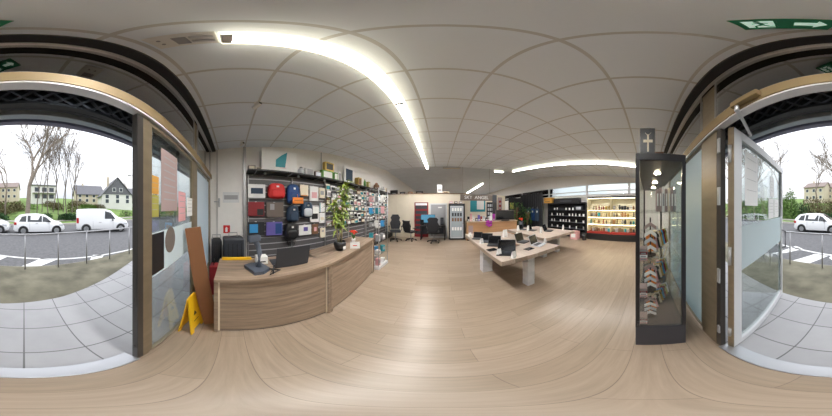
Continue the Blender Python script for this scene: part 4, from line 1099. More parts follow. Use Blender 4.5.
# dark curtain / banner wall
e = empty('dark_curtain', (5.9, 6.1, 0), 0, 'tall black pleated curtain panel in the right back corner', 'curtain')
b = MB()
n = 26
for k in range(n): b.box(.0+(.05 if k % 2 else 0), k*.095, .1, .10+(.05 if k % 2 else 0), k*.095+.095, 2.60, bev=.012)
b.build('fabric', 'black_soft', e)
MB().tube([(.08, -.05, 2.66), (.08, n*.095+.05, 2.66)], .02).build('rail', 'black', e)
MB().box(.03, 0, .0, .12, .04, .1).build('foot', 'black', e)
b = MB()
for k in range(13): b.tube([(.08, k*.19+.05, 2.59), (.08, k*.19+.05, 2.66)], .012, 6)
b.build('hooks', 'black', e)
for k, (y, m, l) in enumerate(((6.3, 'navy', 'navy garment like cover on the curtain right part'), (6.75, 'blue', 'blue cover hanging in the middle of the curtain'), (7.2, 'navy', 'navy cover hanging left on the curtain'))):
    o = MB().box(5.80, y, .75, 5.86, y+.36, 1.55, bev=.02).build('hanging_cover', m); tag(o, l, 'cover')
    MB().tube([(5.83, y+.18, 1.54), (5.84, y+.18, 1.66), (5.895, y+.18, 1.66)], .008, 6).build('hanger', 'steel', o)
    MB().box(5.794, y+.1, 1.3, 5.7995, y+.2, 1.42).build('swing_tag', 'paper', o)
# dark partition + poster left of plants
o = MB().box(4.75, 8.3, 0, 6.0, 8.36, 2.35).build('dark_screen', 'black_soft'); tag(o, 'dark freestanding screen behind the green plants', 'screen'); MB().box(4.85, 8.29, 1.55, 5.15, 8.2995, 1.98).build('lime_poster', 'olive', o)
# leafy plants
def leafy(loc, r, h_, n, m, label, seed):
    rnd = random.Random(seed); e = empty('leafy_plant', loc, 0, label, 'plant')
    MB().lathe([(.14, 0), (.18, .32), (.16, .32), (.15, .28)], n=18).build('pot', 'black', e)
    b = MB()
    for k in range(9):
        a = rnd.uniform(0, 2*PI); rr = rnd.uniform(.1, .6)*r
        b.tube([(0, 0, .28), (rr*.5*math.cos(a), rr*.5*math.sin(a), h_*.5), (rr*math.cos(a), rr*math.sin(a), h_*.85)], .01, 5)
    b.build('stems', 'brown', e)
    b = MB()
    for k in range(n):
        a = rnd.uniform(0, 2*PI); rr = r*math.sqrt(rnd.random()); z = .5+(h_-.5)*rnd.random()
        p = Vector((rr*math.cos(a), rr*math.sin(a), z)); d_ = Vector((rnd.uniform(-1, 1), rnd.uniform(-1, 1), rnd.uniform(-.5, 1))).normalized()
        s_ = d_.cross(Vector((0, 0, 1))).normalized()*.03; q = p+d_*.16
        v = [b.bm.verts.new(t_) for t_ in (p, (p+q)/2-s_, q, (p+q)/2+s_)]; b.bm.faces.new(v)
    b.build('foliage', m, e)
leafy((4.9, 7.5, 0), .42, 1.95, 420, 'dark_leaf', 'tall dark green leafy plant right of the pink banner', 1)
leafy((5.4, 7.0, 0), .34, 1.6, 320, 'dark_leaf', 'shorter dark green plant beside the black curtain', 2)
b = MB(); rnd = random.Random(6)
for k in range(14): b.ball((rnd.uniform(-.1, .1), rnd.uniform(-.1, .1), .22+rnd.uniform(-.05, .08)), .04, sub=1)
e = empty('red_plant', (4.35, 6.2, .0), 0, 'red flowers in a tall dark pot in front of the dark green plants', 'plant')
b.build('petals', 'flower_red', e).location.z = .72
MB().lathe([(.12, 0), (.14, .85), (.12, .85), (.11, .8)], n=16).build('pot', 'graphite', e)

# ================================================================== OUTSIDE
# pavement of square tiles
pv = [(-7, -.52), (7, -.52), (7, -2.6), (1.2, -1.86), (.3, -1.82), (-.6, -1.97), (-1.5, -2.22), (-3.0, -2.70), (-7, -4.0)]
struct(MB().prism(pv, 'Z', -.3, -.022).build('ground_pavement', 'tiles'), 'light grey square tiled pavement outside')
pv2 = [(7, -2.6), (1.2, -1.86), (.3, -1.82), (-.6, -1.97), (-1.5, -2.22), (-3.0, -2.70), (-7, -4.0), (-9, -4.4), (-9, -3.9), (9, -3.9), (9, -3.0)]
b = MB(); bm = bmesh.new()
pv2 = [(9, -2.9), (7, -2.6), (1.2, -1.86), (.3, -1.82), (-.6, -1.97), (-1.5, -2.22), (-3.0, -2.70), (-7, -3.7), (-9, -3.72), (-9, -3.75), (9, -3.75)]
top = [bm.verts.new((x, y, -.035 if y > -3.6 else -.17)) for x, y in pv2]; bot = [bm.verts.new((x, y, -.34)) for x, y in pv2]
bm.faces.new(top)
for k in range(len(pv2)): bm.faces.new([top[k], top[(k+1) % len(pv2)], bot[(k+1) % len(pv2)], bot[k]])
bmesh.ops.triangulate(bm, faces=bm.faces[:1]); bmesh.ops.recalc_face_normals(bm, faces=bm.faces); b.merge(bm)
struct(b.build('ground_verge', 'verge'), 'mossy concrete verge before the road')
struct(MB().box(-40, -13.9, -.5, 40, -3.75, -.30).build('ground_road', 'asphalt'), 'grey asphalt road')
struct(MB().box(-40, -3.80, -.31, 40, -3.72, -.19).build('trim_30', 'kerb'), 'near kerb')
def paint(pts_, nm_, lab):
    o = MB().prism(pts_, 'Z', -.3, -.294).build(nm_, 'road_paint'); return tag(o, lab, 'road marking')
paint([(-9, -4.02), (-4.15, -4.03), (-2.72, -4.22), (-1.23, -4.46), (.95, -4.95), (6, -6.2), (6, -6.32), (.95, -5.07), (-1.23, -4.56), (-2.72, -4.31), (-4.15, -4.12), (-9, -4.12)], 'road_line', 'thin white line curving along the near side of the road')
def pq(*q): return [fl(x, y, -.3) for x, y in q]
paint(pq((20, 267), (35, 268), (57, 259.5), (41, 258.5)), 'zebra_stripe', 'white zebra block left of the middle railing post')
paint(pq((88, 263), (99, 262), (104, 255), (93, 255)), 'zebra_stripe', 'small white zebra block between the railing posts towards the van')
paint(pq((0, 260), (8, 256.5), (0, 255.5), (829, 258)), 'zebra_stripe', 'white zebra block straight out from the doorway')
paint(pq((787, 262), (806, 264.5), (828, 256), (815, 254)), 'zebra_stripe', 'white zebra block in front of the right car')
paint(pq((772, 254), (785, 253), (803, 249), (796, 246)), 'zebra_stripe', 'white zebra block behind the open door leaf')
paint(pq((129, 263), (138, 258), (136, 253), (128, 254)), 'zebra_stripe', 'white zebra block at the left jamb')
# railing
posts = [(-2.60, -3.44), (-1.80, -3.52), (-.94, -3.55), (-.03, -3.50), (.90, -3.45), (1.85, -3.40), (2.8, -3.34), (-3.4, -3.34), (-4.2, -3.28)]
posts.sort()
e = empty('guard_railing', (0, -3.5, -.15), 0, 'thin galvanised pedestrian railing along the road', 'railing')
for (x, y) in posts: MB().tube([(x, y+3.5, -.02), (x, y+3.5, 1.03)], .02, 8).build('post', 'galv', e)
MB().tube([(x, y+3.5, 1.04) for x, y in posts], .022, 8).build('top_rail', 'galv', e)

# grass bank
def bank_z(x, y):
    d = -y-13.9
    if d <= 0: return -.2
    z = -.12+min(d, 3)*.05+max(0, d-3)*.11
    if d > 26: z = -.12+.15+23*.11+(d-26)*.12
    return z+.15*math.sin(x*.3+y*.2)*min(1, d/6)
bm = bmesh.new(); nx, ny = 70, 30; vs = []
for j in range(ny+1):
    for i in range(nx+1):
        x = -90+180*i/nx; y = -13.9-70*(j/ny)**1.4
        vs.append(bm.verts.new((x, y, bank_z(x, y))))
for j in range(ny):
    for i in range(nx):
        a = j*(nx+1)+i; f = bm.faces.new([vs[a], vs[a+1], vs[a+nx+2], vs[a+nx+1]]); f.smooth = True
b = MB(); b.merge(bm); struct(b.build('ground_bank', 'grass'), 'green grass bank rising beyond the road')
struct(MB().box(-60, -14.2, -.4, 60, -13.8, -.10).build('trim_31', 'kerb'), 'far kerb')
struct(MB().box(-90, -16.2, -.3, 60, -15.4, .06).build('ground_path', 'kerb'), 'pale path beyond the road')
struct(MB().box(-90, -13.9, -.6, 90, -3.7, -.45).build('ground_base', 'asphalt'))

# ---- cars
def car(loc, rz, stations, label, wheels, wr, sidewin, rearwin, name='car', van=False, cat='car'):
    e = empty(name, loc, rz, label, cat)
    ring = lambda s: [(s[5], s[1]), (s[4], s[1]+.12), (s[4]+.0, (s[1]+s[2])/2+.05), (s[4]*.985, s[2]), (s[6], s[3]-.05), (s[6]*.8, s[3])]
    bm = bmesh.new(); R = []
    for s in stations:
        r = ring(s); pts_ = [(s[0], -y, z) for y, z in r]+[(s[0], y, z) for y, z in reversed(r)]
        R.append([bm.verts.new(p) for p in pts_])
    n = len(R[0])
    for a, c in zip(R, R[1:]):
        for k in range(n):
            f = bm.faces.new([a[k], a[(k+1) % n], c[(k+1) % n], c[k]]); f.smooth = True
    bm.faces.new(R[0][::-1]); bm.faces.new(R[-1]); bmesh.ops.recalc_face_normals(bm, faces=bm.faces)
    b = MB(); b.merge(bm); body = b.build('body', 'car_white', e)
    md = body.modifiers.new('s', 'EDGE_SPLIT'); md.split_angle = math.radians(38)
    def at(x, lo=True):
        for s, u in zip(stations, stations[1:]):
            if s[0] <= x <= u[0]:
                t_ = (x-s[0])/max(1e-6, u[0]-s[0]); L_ = [s[k]+(u[k]-s[k])*t_ for k in range(7)]
                return L_
        return stations[-1]
    def surf(x, t_, sd):
        L_ = at(x); y = L_[4]*.985+(L_[6]-L_[4]*.985)*t_; z = L_[2]+(L_[3]-.05-L_[2])*t_
        return Vector((x, sd*(y+.006), z+.002))
    for sd in (-1, 1):
        for poly in sidewin:
            b = MB(); v = [b.bm.verts.new(surf(x, t_, sd)) for x, t_ in poly]; v2 = [b.bm.verts.new(surf(x, t_, sd)-Vector((0, sd*.015, 0))) for x, t_ in poly]
            b.bm.faces.new(v if sd < 0 else v[::-1]); b.bm.faces.new(v2[::-1] if sd < 0 else v2)
            m_n = len(v)
            for k in range(m_n): b.bm.faces.new([v[k], v2[k], v2[(k+1) % m_n], v[(k+1) % m_n]])
            b.build('side_window', 'car_glass', e)
    for (xa, xb, ta, tb, nm_) in rearwin:
        A, B = at(xa), at(xb); b = MB()
        za = A[3]; zb = B[3]; ya = A[6]*.8; yb = B[6]*.8; nrm = Vector((-(zb-za), 0, xb-xa)).normalized()
        if nrm.z < 0: nrm = -nrm
        q = [Vector((xa, -ya, za)), Vector((xa, ya, za)), Vector((xb, yb, zb)), Vector((xb, -yb, zb))]
        v = [b.bm.verts.new(p+nrm*.008) for p in q]; v2 = [b.bm.verts.new(p-nrm*.004) for p in q]
        b.bm.faces.new(v); b.bm.faces.new(v2[::-1])
        for k in range(4): b.bm.faces.new([v[k], v2[k], v2[(k+1) % 4], v[(k+1) % 4]])
        bmesh.ops.recalc_face_normals(b.bm, faces=b.bm.faces)
        b.build(nm_, 'car_glass', e)
    hw = max(s[4] for s in stations)
    for x in wheels:
        for sd in (-1, 1):
            T = Matrix.Translation((x, sd*(hw-.10), wr)) @ Matrix.Rotation(PI/2, 4, 'X')
            w = MB().lathe([(wr*.98, -.11), (wr, -.09), (wr, .09), (wr*.98, .11)], n=24, mtx=T).build('wheel', 'rubber', e)
            T2 = Matrix.Translation((x, sd*(hw+.002), wr)) @ Matrix.Rotation(PI/2, 4, 'X')
            b = MB().lathe([(wr*.62, -.012), (wr*.60, .012)], n=20, mtx=T2); b.build('hub_cap', 'hub', w)
            b = MB()
            for k in range(5):
                a = k*2*PI/5; b.bar((x+.05*math.cos(a), sd*(hw+.016), wr+.05*math.sin(a)), (x+wr*.55*math.cos(a), sd*(hw+.016), wr+wr*.55*math.sin(a)), .02, .006)
            b.build('spokes', 'plastic_grey', w)
            arch = [(x+(wr+.055)*math.cos(t_*PI/12), wr+(wr+.055)*math.sin(t_*PI/12)) for t_ in range(13)]
            MB().prism([(x-wr-.055, wr*.55)]+arch[::-1]+[(x+wr+.055, wr*.55)], 'Y', sd*(hw-.2), sd*(hw+.004)).build('wheel_arch', 'plastic_grey' if van else 'black', e)
    x0, x1 = stations[0][0], stations[-1][0]; zb = stations[0][1]
    MB().box(x0-.03, -hw*.85, zb+.03, x0+.12, hw*.85, zb+.20, bev=.02).build('rear_bumper', 'plastic_grey' if van else 'car_white', e)
    MB().box(x1-.12, -hw*.80, zb+.02, x1+.03, hw*.80, zb+.22, bev=.02).build('front_bumper', 'plastic_grey' if van else 'car_white', e)
    for sd in (-1, 1):
        MB().box(x0+.02, sd*(hw-.16), .72 if not van else .75, x0+.20, sd*(hw+.004), .90 if not van else 1.15, bev=.02).build('tail_lamp', 'lamp_red', e)
        MB().box(x1-.45, sd*(hw-.22), .62, x1-.12, sd*(hw-.02), .74, bev=.02).build('head_lamp', 'lamp_clear', e)
        MB().box(x0+(x1-x0)*.66, sd*(hw-.02), .92, x0+(x1-x0)*.66+.1, sd*(hw+.16), 1.03, bev=.02).build('side_mirror', 'black', e)
        b = MB()
        for fx in ((.36, .80), (.40, .82))[0]: b.box(x0+(x1-x0)*fx*.85, sd*(hw-.004), .35, x0+(x1-x0)*fx*.85+.012, sd*(hw+.003), .9)
        b.build('door_seam', 'grey', e)
        MB().box(x0+(x1-x0)*.42, sd*(hw-.0), .80, x0+(x1-x0)*.42+.16, sd*(hw+.02), .83).build('door_pull', 'grey', e)
    MB().box(x1-.02, -.25, zb+.08, x1+.035, .25, zb+.18).build('number_plate', 'paper', e)
    return e
# stations: x, z_bottom, z_belt, z_roof, half width, half width bottom, half width roof   (front = +x)
hatch = [(-1.82, .30, .70, .80, .72, .66, .60), (-1.75, .24, .85, 1.12, .80, .74, .62), (-1.45, .22, .90, 1.38, .83, .78, .60), (-.9, .22, .90, 1.46, .84, .80, .60), (-.1, .22, .89, 1.48, .84, .80, .61), (.45, .22, .88, 1.40, .84, .80, .60), (.80, .22, .87, 1.18, .84, .80, .66), (1.15, .22, .84, .96, .83, .79, .72), (1.6, .24, .72, .84, .80, .74, .66), (1.82, .28, .58, .66, .70, .62, .56)]
hw_side = [[(-1.45, .1), (-.95, .08), (-.92, .88), (-1.25, .85)], [(-.86, .06), (.15, .06), (.18, .90), (-.84, .9)], [(.20, .08), (.85, .10), (.50, .78), (.25, .86)]]
hw_rear = [(.45, 1.12, 0, 1, 'windscreen'), (-1.74, -1.47, 0, 1, 'rear_window')]
car((-1.10, -10.0, -.30), PI, hatch, 'white small hatchback parked in the middle, seen through the doorway', (-1.15, 1.2), .30, hw_side, hw_rear)
car((2.95, -10.2, -.30), PI+.02, hatch, 'white hatchback at the right, half cut by the picture edge', (-1.15, 1.2), .30, hw_side, hw_rear)
vanS = [(-2.05, .32, 1.0, 1.74, .84, .78, .74), (-1.95, .26, 1.02, 1.80, .90, .84, .76), (-1.0, .26, 1.02, 1.84, .91, .86, .77), (.1, .26, 1.02, 1.83, .91, .86, .76), (.65, .26, 1.02, 1.70, .91, .86, .72), (1.20, .26, 1.00, 1.22, .90, .85, .74), (1.55, .26, .92, 1.06, .88, .83, .74), (1.95, .28, .74, .88, .84, .78, .70), (2.08, .32, .60, .68, .76, .68, .60)]
v = car((-6.05, -9.15, -.30), PI+math.radians(-24), vanS, 'white panel van parked beyond the railing at the left', (-1.30, 1.38), .32, [[(.12, .06), (.98, .08), (.62, .80), (.16, .85)]], [(.65, 1.20, 0, 1, 'windscreen')], 'delivery_van', True, 'van')
MB().box(-.75, .912, .95, -.1, .915, 1.03).build('side_lettering_strip', 'grey', v)
MB().box(-.9, .91, .50, .9, .93, .60, bev=.005).build('side_moulding', 'plastic_grey', v)

# ---- trees
def tree(loc, ht, seed, label, mt='bark', spread=.55, r0=.16, depth=6, lean=(0, 0), fork=.25, name='bare_tree', group=None, first=.3):
    rnd = random.Random(seed); e = empty(name, loc, 0, label, 'tree', group)
    tb = MB(); bb = MB(); cnt = [0]
    def grow(p, d_, ln, r, lev):
        cnt[0] += 1
        if cnt[0] > 2600: return
        q1 = p+d_*ln*.5+Vector((rnd.uniform(-1, 1), rnd.uniform(-1, 1), 0))*ln*.07; q2 = q1+(d_+Vector((rnd.uniform(-1, 1), rnd.uniform(-1, 1), .2))*.18).normalized()*ln*.5
        (tb if lev <= 1 else bb).tube([p, q1, q2], [r, r*.86, r*.7], 7 if lev < 2 else 4, cap=False)
        if lev >= depth: return
        k = 2 if lev == 0 else rnd.choice((2, 3, 3))
        for i in range(k):
            a = rnd.uniform(0, 2*PI); sp = spread*rnd.uniform(.6, 1.2)
            nd = (d_+Vector((math.cos(a), math.sin(a), rnd.uniform(-.1, .35)))*sp).normalized()
            grow(q2 if i else q2, nd, ln*rnd.uniform(.62, .86), r*.66, lev+1)
        if lev >= 1:
            a = rnd.uniform(0, 2*PI); grow(q1, (d_+Vector((math.cos(a), math.sin(a), .1))*spread*1.3).normalized(), ln*.55, r*.42, lev+2)
    grow(Vector((0, 0, -.2)), Vector((lean[0], lean[1], 1)).normalized(), ht*first, r0, 0)
    tb.build('trunk', mt, e); bb.build('branches', mt, e)
def place(px, dist, dz=0):
    a = math.radians((px-440)*360/832); x, y = dist*math.sin(a), dist*math.cos(a); return (x, y, bank_z(x, y)+dz)
tree(place(27, 16.5), 15, 3, 'large bare plane tree forking behind the middle hatchback', 'bark', .40, .34, 6, (.0, 0), first=.30)
gl = 'slender bare trees on the bank'
k = 0
for px_, dist, ht in ((37, 21, 14), (42, 24, 16), (48, 22, 15), (53, 25, 18), (58, 21, 14.5), (63, 26, 19), (67, 22, 15), (72, 24, 15), (78, 21, 12)):
    nmz = ['first', 'second', 'third', 'fourth', 'fifth', 'sixth', 'seventh', 'eighth', 'last'][k]
    tree(place(px_, dist), ht, 40+k, '%s slender bare tree counted rightwards between the plane tree and the grey roofed house' % nmz, 'bark_grey', .27, .10, 6, (0, 0), first=.30, group=gl); k += 1
for i, (px_, dist, ht, s, l) in enumerate(((818, 24, 15, 5, 'bare tree above the evergreen at the right'), (783, 20, 15, 6, 'bare tree right behind the open door edge'), (755, 20, 15, 17, 'bare tree seen through the glass of the open door'), (5, 19, 15, 9, 'bare tree at the left picture edge'), (735, 22, 14, 19, 'bare tree behind the hinge side of the open door'))):
    tree(place(px_, dist), ht, s, l, 'bark', .5, .16, 6, first=.28)
for i, (px_, dist, ht, l) in enumerate(((160, 24, 8, 'bare tree seen through the left pane behind the posters'), (131, 45, 11, 'distant bare tree beside the white gabled house'))):
    tree(place(px_, dist), ht, 70+i, l, 'bark_grey', .45, .13, 5, first=.3)

def bush(px, dist, rx, rz_, m, label, seed, n=900, name='bush', leaf=.16, cone=False, dz=0):
    x, y, z = place(px, dist); rnd = random.Random(seed); e = empty(name, (x, y, z+dz), 0, label, 'bush' if not cone else 'tree')
    b = MB()
    for k in range(n):
        while True:
            p = Vector((rnd.uniform(-1, 1), rnd.uniform(-1, 1), rnd.uniform(0, 1)))
            if cone and math.hypot(p.x, p.y) < (1-p.z)**.7*.95+.05: break
            if not cone and p.x*p.x+p.y*p.y+(p.z*1.3-.35)**2 < 1: break
        p = Vector((p.x*rx, p.y*rx, p.z*rz_)); p *= 1
        d_ = Vector((rnd.gauss(0, 1), rnd.gauss(0, 1), rnd.gauss(0, 1))).normalized(); s_ = d_.orthogonal().normalized()
        l_ = leaf*rnd.uniform(.6, 1.4)
        v = [b.bm.verts.new(t_) for t_ in (p, p+d_*l_*.5+s_*l_*.35, p+d_*l_, p+d_*l_*.5-s_*l_*.35)]; b.bm.faces.new(v)
    b.build('foliage', m, e)
    b = MB()
    for k in range(5):
        a = rnd.uniform(0, 2*PI); b.tube([(0, 0, -.1), (rx*.3*math.cos(a), rx*.3*math.sin(a), rz_*.6)], .03, 5)
    b.build('stems', 'bark_grey', e)
bs = [(50, 36, 2.2, 1.5, 'hedge_brown', 'brown scrub before the pale modern block'), (80, 38, 2.4, 1.6, 'hedge_brown', 'brown scrub high on the bank before the grey roofed house'), (98, 34, 2.0, 1.1, 'hedge_brown', 'brown scrub between the grey roofed and the gabled house'), (41, 17, 1.0, .8, 'hedge_dark', 'low dark green bush just behind the middle hatchback'), (47, 18, .8, .7, 'hedge_dark', 'second low dark green bush right of the hatchback'), (69, 17.5, 1.5, .8, 'hedge_dark', 'dark green bush row left of the white van'), (5, 22, 2.0, 2.2, 'hedge_brown', 'brown scrub at the left picture edge'), (17, 25, 1.6, 1.8, 'hedge_brown', 'brown scrub left of the plane tree'),
      (33, 28, 1.4, 1.2, 'hedge_green', 'green scrub right of the plane tree'), (57, 30, 1.8, 1.6, 'hedge_brown', 'brown scrub among the slender trees'), (73, 27, 1.5, 2.4, 'hedge_brown', 'brown thicket left of the grey roofed house'), (88, 32, 2.2, 1.2, 'hedge_green', 'green hedge below the grey roofed house'), (126, 25, 1.2, 1.1, 'hedge_dark', 'dark round bush at the white gabled house'),
      (825, 21, 2.8, 2.6, 'hedge_brown', 'brown green thicket behind the right hatchback'), (812, 22, 2.4, 3.0, 'hedge_brown', 'taller brown thicket right of the evergreen'), (800, 21, 2.2, 2.2, 'hedge_dark', 'dark thicket below the evergreen'), (828, 17, 1.8, .9, 'hedge_dark', 'low dark hedge just behind the right hatchback'), (812, 17, 1.6, .9, 'hedge_dark', 'low dark hedge beside the open door edge'),
      (765, 22, 3.0, 3.2, 'hedge_green', 'green thicket seen through the upper glass of the open door'), (748, 22, 3.0, 3.0, 'hedge_dark', 'dark thicket seen through the open door near its hinges'), (735, 24, 3, 3.5, 'hedge_brown', 'brown thicket behind the door hinge stile'), (150, 24, 3.2, 3.2, 'hedge_dark', 'dark thicket seen through the left pane'), (172, 26, 3.2, 3.4, 'hedge_green', 'green thicket behind the pink poster')]
for i, (px_, dist, rx, rz_, m, l) in enumerate(bs): bush(px_, dist, rx, rz_, m, l, 100+i, 1100 if rx > 1.4 else 600, leaf=.22 if rx > 1.4 else .15)
bush(790, 20, 1.7, 4.6, 'conifer', 'bright green evergreen tree beside the open door edge', 150, 2600, 'evergreen_tree', .2, True)
bush(783, 22, 1.5, 3.6, 'conifer', 'smaller green evergreen left of the bright one', 151, 1600, 'evergreen_tree', .2, True)

# ---- houses
def house(px, dist, w, d, wallh, roofh, wm, rm, label, rz=0, gable_front=True, zoff=0, wins=3, dorm=False):
    x, y, z = place(px, dist); z += zoff
    e = empty('house', (x, y, z), rz+math.atan2(x, -y), label, 'house')
    wl = MB().box(-w/2, -d/2, -2, w/2, d/2, wallh)
    if gable_front: wl.prism([(-w/2, wallh), (w/2, wallh), (0, wallh+roofh*.96)], 'Y', -d/2, d/2)
    else: wl.prism([(-d/2, wallh), (d/2, wallh), (0, wallh+roofh*.96)], 'X', -w/2, w/2)
    wl.build('walls', wm, e)
    o_ = .35
    r = MB()
    if gable_front:
        for s in (-1, 1): r.prism([(s*(w/2+o_), wallh-o_*roofh/(w/2)), (0, wallh+roofh), (0, wallh+roofh+.22), (s*(w/2+o_), wallh-o_*roofh/(w/2)+.22)], 'Y', -d/2-o_, d/2+o_)
    else:
        for s in (-1, 1): r.prism([(s*(d/2+o_), wallh-o_*roofh/(d/2)), (0, wallh+roofh), (0, wallh+roofh+.22), (s*(d/2+o_), wallh-o_*roofh/(d/2)+.22)], 'X', -w/2-o_, w/2+o_)
    r.build('roof', rm, e)
    MB().box(w*.18, -.3, wallh+roofh*.5, w*.18+.6, .3, wallh+roofh+.9).build('chimney', 'render_beige', e)
    for row in range(2):
        zz = wallh*(.16+.48*row)
        for k in range(wins):
            xx = -w/2+w*(k+.5)/wins
            f = MB().box(xx-.55, d/2-.02, zz, xx+.55, d/2+.05, zz+1.2).build('window', 'white', e)
            MB().box(xx-.45, d/2+.051, zz+.1, xx+.45, d/2+.06, zz+1.1).build('window_pane', 'window_dark', f)
    if False:
        f = MB().box(-.5, d/2-.02, wallh+.3, .5, d/2+.05, wallh+1.5).build('window', 'white', e); MB().box(-.4, d/2+.051, wallh+.4, .4, d/2+.06, wallh+1.4).build('window_pane', 'window_dark', f)
    return e
hs = house(114, 40, 8.8, 7, 2.6, 5.0, 'render_white', 'slate', 'white gabled house with steep slate roof right of the van', .28, True, 1.0, 3)
house(131, 50, 8, 6, 3.6, 2.6, 'render_white', 'slate', 'lower white house wing behind the gabled house', .1, False, .5, 3)
house(88, 50, 10, 7, 3.4, 3.4, 'render_beige', 'slate', 'beige house with long grey roof between the trees and the gabled house', .25, False, 0, 4)
house(8, 56, 9, 8, 5.0, 2.4, 'render_beige', 'tile_roof', 'cream house at the left picture edge above the scrub', -.2, False, .4, 4)
house(818, 52, 8, 8, 5.2, 2.2, 'render_beige', 'tile_roof', 'pale beige house above the thicket at the right picture edge', -.4, False, .2, 3)
MB().prism([(-4.1, 2.9), (4.1, 2.9), (0, 7.3)], 'Y', 3.56, 3.62).build('slate_gable', 'slate', hs)
for xx in (-1.0, 1.0):
    f = MB().box(xx-.5, 3.621, 3.6, xx+.5, 3.70, 4.7).build('gable_window', 'white', hs); MB().box(xx-.4, 3.701, 3.7, xx+.4, 3.71, 4.6).build('window_pane', 'window_dark', f)
# modern block
x, y, z = place(42, 46)
e = empty('apartment_block', (x, y, z+.5), .1, 'pale modern block with flat roof behind the slender trees', 'building')
MB().box(-4, -3, -2, 4, 3, 5.0).build('walls', 'render_white', e)
MB().box(-4.2, -3.2, 5.0, 4.2, 3.3, 5.3).build('roof', 'slate', e)
for row in range(2):
    for k in range(3):
        f = MB().box(-3.3+k*2.4, 2.98, .8+row*2.2, -1.7+k*2.4, 3.05, 2.2+row*2.2).build('window', 'slate', e); MB().box(-3.2+k*2.4, 3.051, .9+row*2.2, -1.8+k*2.4, 3.06, 2.1+row*2.2).build('window_pane', 'window_dark', f)
MB().box(-3.8, 3.0, 2.5, 3.8, 3.9, 2.65).build('balcony', 'kerb', e)

# street lamp and wire
x, y, z = place(150, 18)
e = empty('street_lamp', (x, y, z-.1), 0, 'thin street lamp with arm reaching over the road behind the left jamb', 'street lamp')
MB().tube([(0, 0, 0), (0, 0, 6.0)], [.08, .05], 8).build('pole', 'galv', e)
qx, qy, _ = place(129, 16.5)
MB().tube([(0, 0, 5.9), ((qx-x), (qy-y), 6.1)], .03, 6).build('arm', 'galv', e)
MB().box(qx-x-.35, qy-y-.12, 6.0, qx-x+.15, qy-y+.12, 6.12, bev=.03).build('lamp_head', 'galv', e)
pa = Vector(place(-60, 26)); pa.z = 10.5; pb = Vector(place(175, 26)); pb.z = 9.0
pts_ = [pa.lerp(pb, t_/16)-Vector((0, 0, .9*math.sin(PI*t_/16))) for t_ in range(17)]
o = MB().tube(pts_, .018, 5).build('overhead_wire', 'black'); tag(o, 'thin overhead cable crossing the sky in front of the trees', 'wire')
# wire ends on poles beyond the frame of view
for pnt, l in ((pa, 'wooden utility pole far right behind the open door leaf'), (pb, 'wooden utility pole behind the left pane')):
    gz = bank_z(pnt.x, pnt.y); o = MB().tube([(pnt.x, pnt.y, gz-.1), (pnt.x, pnt.y, pnt.z+.2)], [.13, .09], 8).build('utility_pole', 'bark'); tag(o, l, 'utility pole')
    MB().box(pnt.x-.3, pnt.y-.05, pnt.z-.05, pnt.x+.3, pnt.y+.05, pnt.z+.05).build('crossarm', 'bark', o)

# beyond the right wall windows: street level ground for honesty
struct(MB().box(6.9, -3.6, -.5, 90, 40, -.3).build('ground_side', 'grass'), 'open ground beyond the right wall')

# labels that would repeat get their order, counted from the end nearer the entrance
by = {}
for o in nearfar: by.setdefault(o['label'], []).append(o)
ordn = ['nearest', 'second nearest', 'third nearest', 'fourth nearest', 'fifth nearest', 'sixth nearest', 'seventh nearest', 'eighth nearest', 'ninth nearest', 'tenth nearest', 'eleventh nearest', 'twelfth nearest', 'thirteenth nearest']
for l, os_ in by.items():
    if len(os_) > 1:
        os_.sort(key=lambda o: o.location.y)
        for i, o in enumerate(os_): o['label'] = l+', '+ordn[i]+' to the entrance of these'

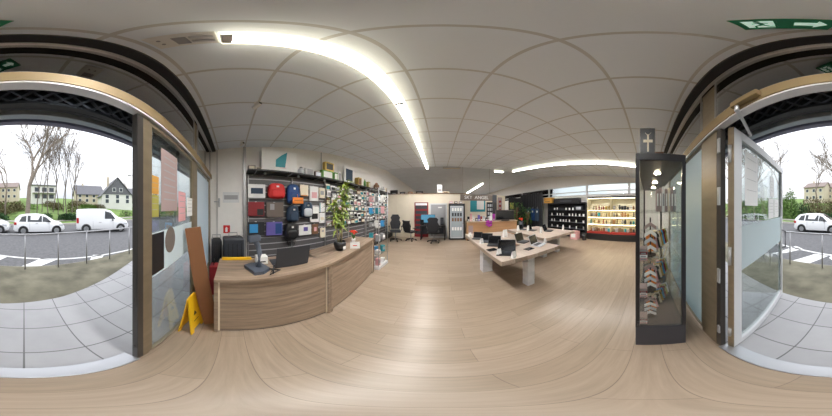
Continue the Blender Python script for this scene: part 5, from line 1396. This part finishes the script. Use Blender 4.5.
# ================================================================== WORLD
w = bpy.data.worlds.new('sky'); sc.world = w; w.use_nodes = True; nt = w.node_tree
bg = nt.nodes['Background']; tc = nt.nodes.new('ShaderNodeTexCoord'); nz = nt.nodes.new('ShaderNodeTexNoise'); nz.inputs['Scale'].default_value = 2.2; nz.inputs['Detail'].default_value = 5
mp = nt.nodes.new('ShaderNodeMapping'); mp.inputs['Scale'].default_value = (1, 1, 2.5)
r = nt.nodes.new('ShaderNodeValToRGB'); r.color_ramp.elements[0].position = .35; r.color_ramp.elements[1].position = .65
r.color_ramp.elements[0].color = (.80, .84, .92, 1); r.color_ramp.elements[1].color = (.98, .98, 1.0, 1)
nt.links.new(tc.outputs['Generated'], mp.inputs[0]); nt.links.new(mp.outputs[0], nz.inputs['Vector']); nt.links.new(nz.outputs['Fac'], r.inputs[0]); nt.links.new(r.outputs[0], bg.inputs[0])
sx = nt.nodes.new('ShaderNodeSeparateXYZ'); nt.links.new(tc.outputs['Generated'], sx.inputs[0])
ma = nt.nodes.new('ShaderNodeMath'); ma.operation = 'MULTIPLY_ADD'; ma.inputs[1].default_value = 2.1; ma.inputs[2].default_value = .76; ma.use_clamp = False
mb = nt.nodes.new('ShaderNodeMath'); mb.operation = 'MAXIMUM'; mb.inputs[1].default_value = 0.0
nt.links.new(sx.outputs['Z'], mb.inputs[0]); nt.links.new(mb.outputs[0], ma.inputs[0]); nt.links.new(ma.outputs[0], bg.inputs[1])  # overcast sky: brighter overhead

# ================================================================== CAMERA
cam = bpy.data.cameras.new('camera'); co = bpy.data.objects.new('camera', cam); col.objects.link(co)
cam.type = 'PANO'
try: cam.cycles.panorama_type = 'EQUIRECTANGULAR'
except Exception: pass
try: cam.panorama_type = 'EQUIRECTANGULAR'
except Exception: pass
co.location = (0, 0, H); co.rotation_euler = (PI/2, 0, math.radians(24*360/832))
cam.clip_start = .01; cam.clip_end = 400
sc.camera = co
sc.view_settings.view_transform = 'Standard'; sc.view_settings.look = 'None'; sc.view_settings.gamma = 1; sc.view_settings.exposure = 0.32
try: sc.view_settings.use_curve_mapping = False
except Exception: pass
try:
    sc.cycles.use_denoising = True; sc.cycles.max_bounces = 10; sc.cycles.diffuse_bounces = 5; sc.cycles.transparent_max_bounces = 24; sc.cycles.sample_clamp_indirect = 6
    sc.cycles.caustics_reflective = False; sc.cycles.caustics_refractive = False
except Exception: pass
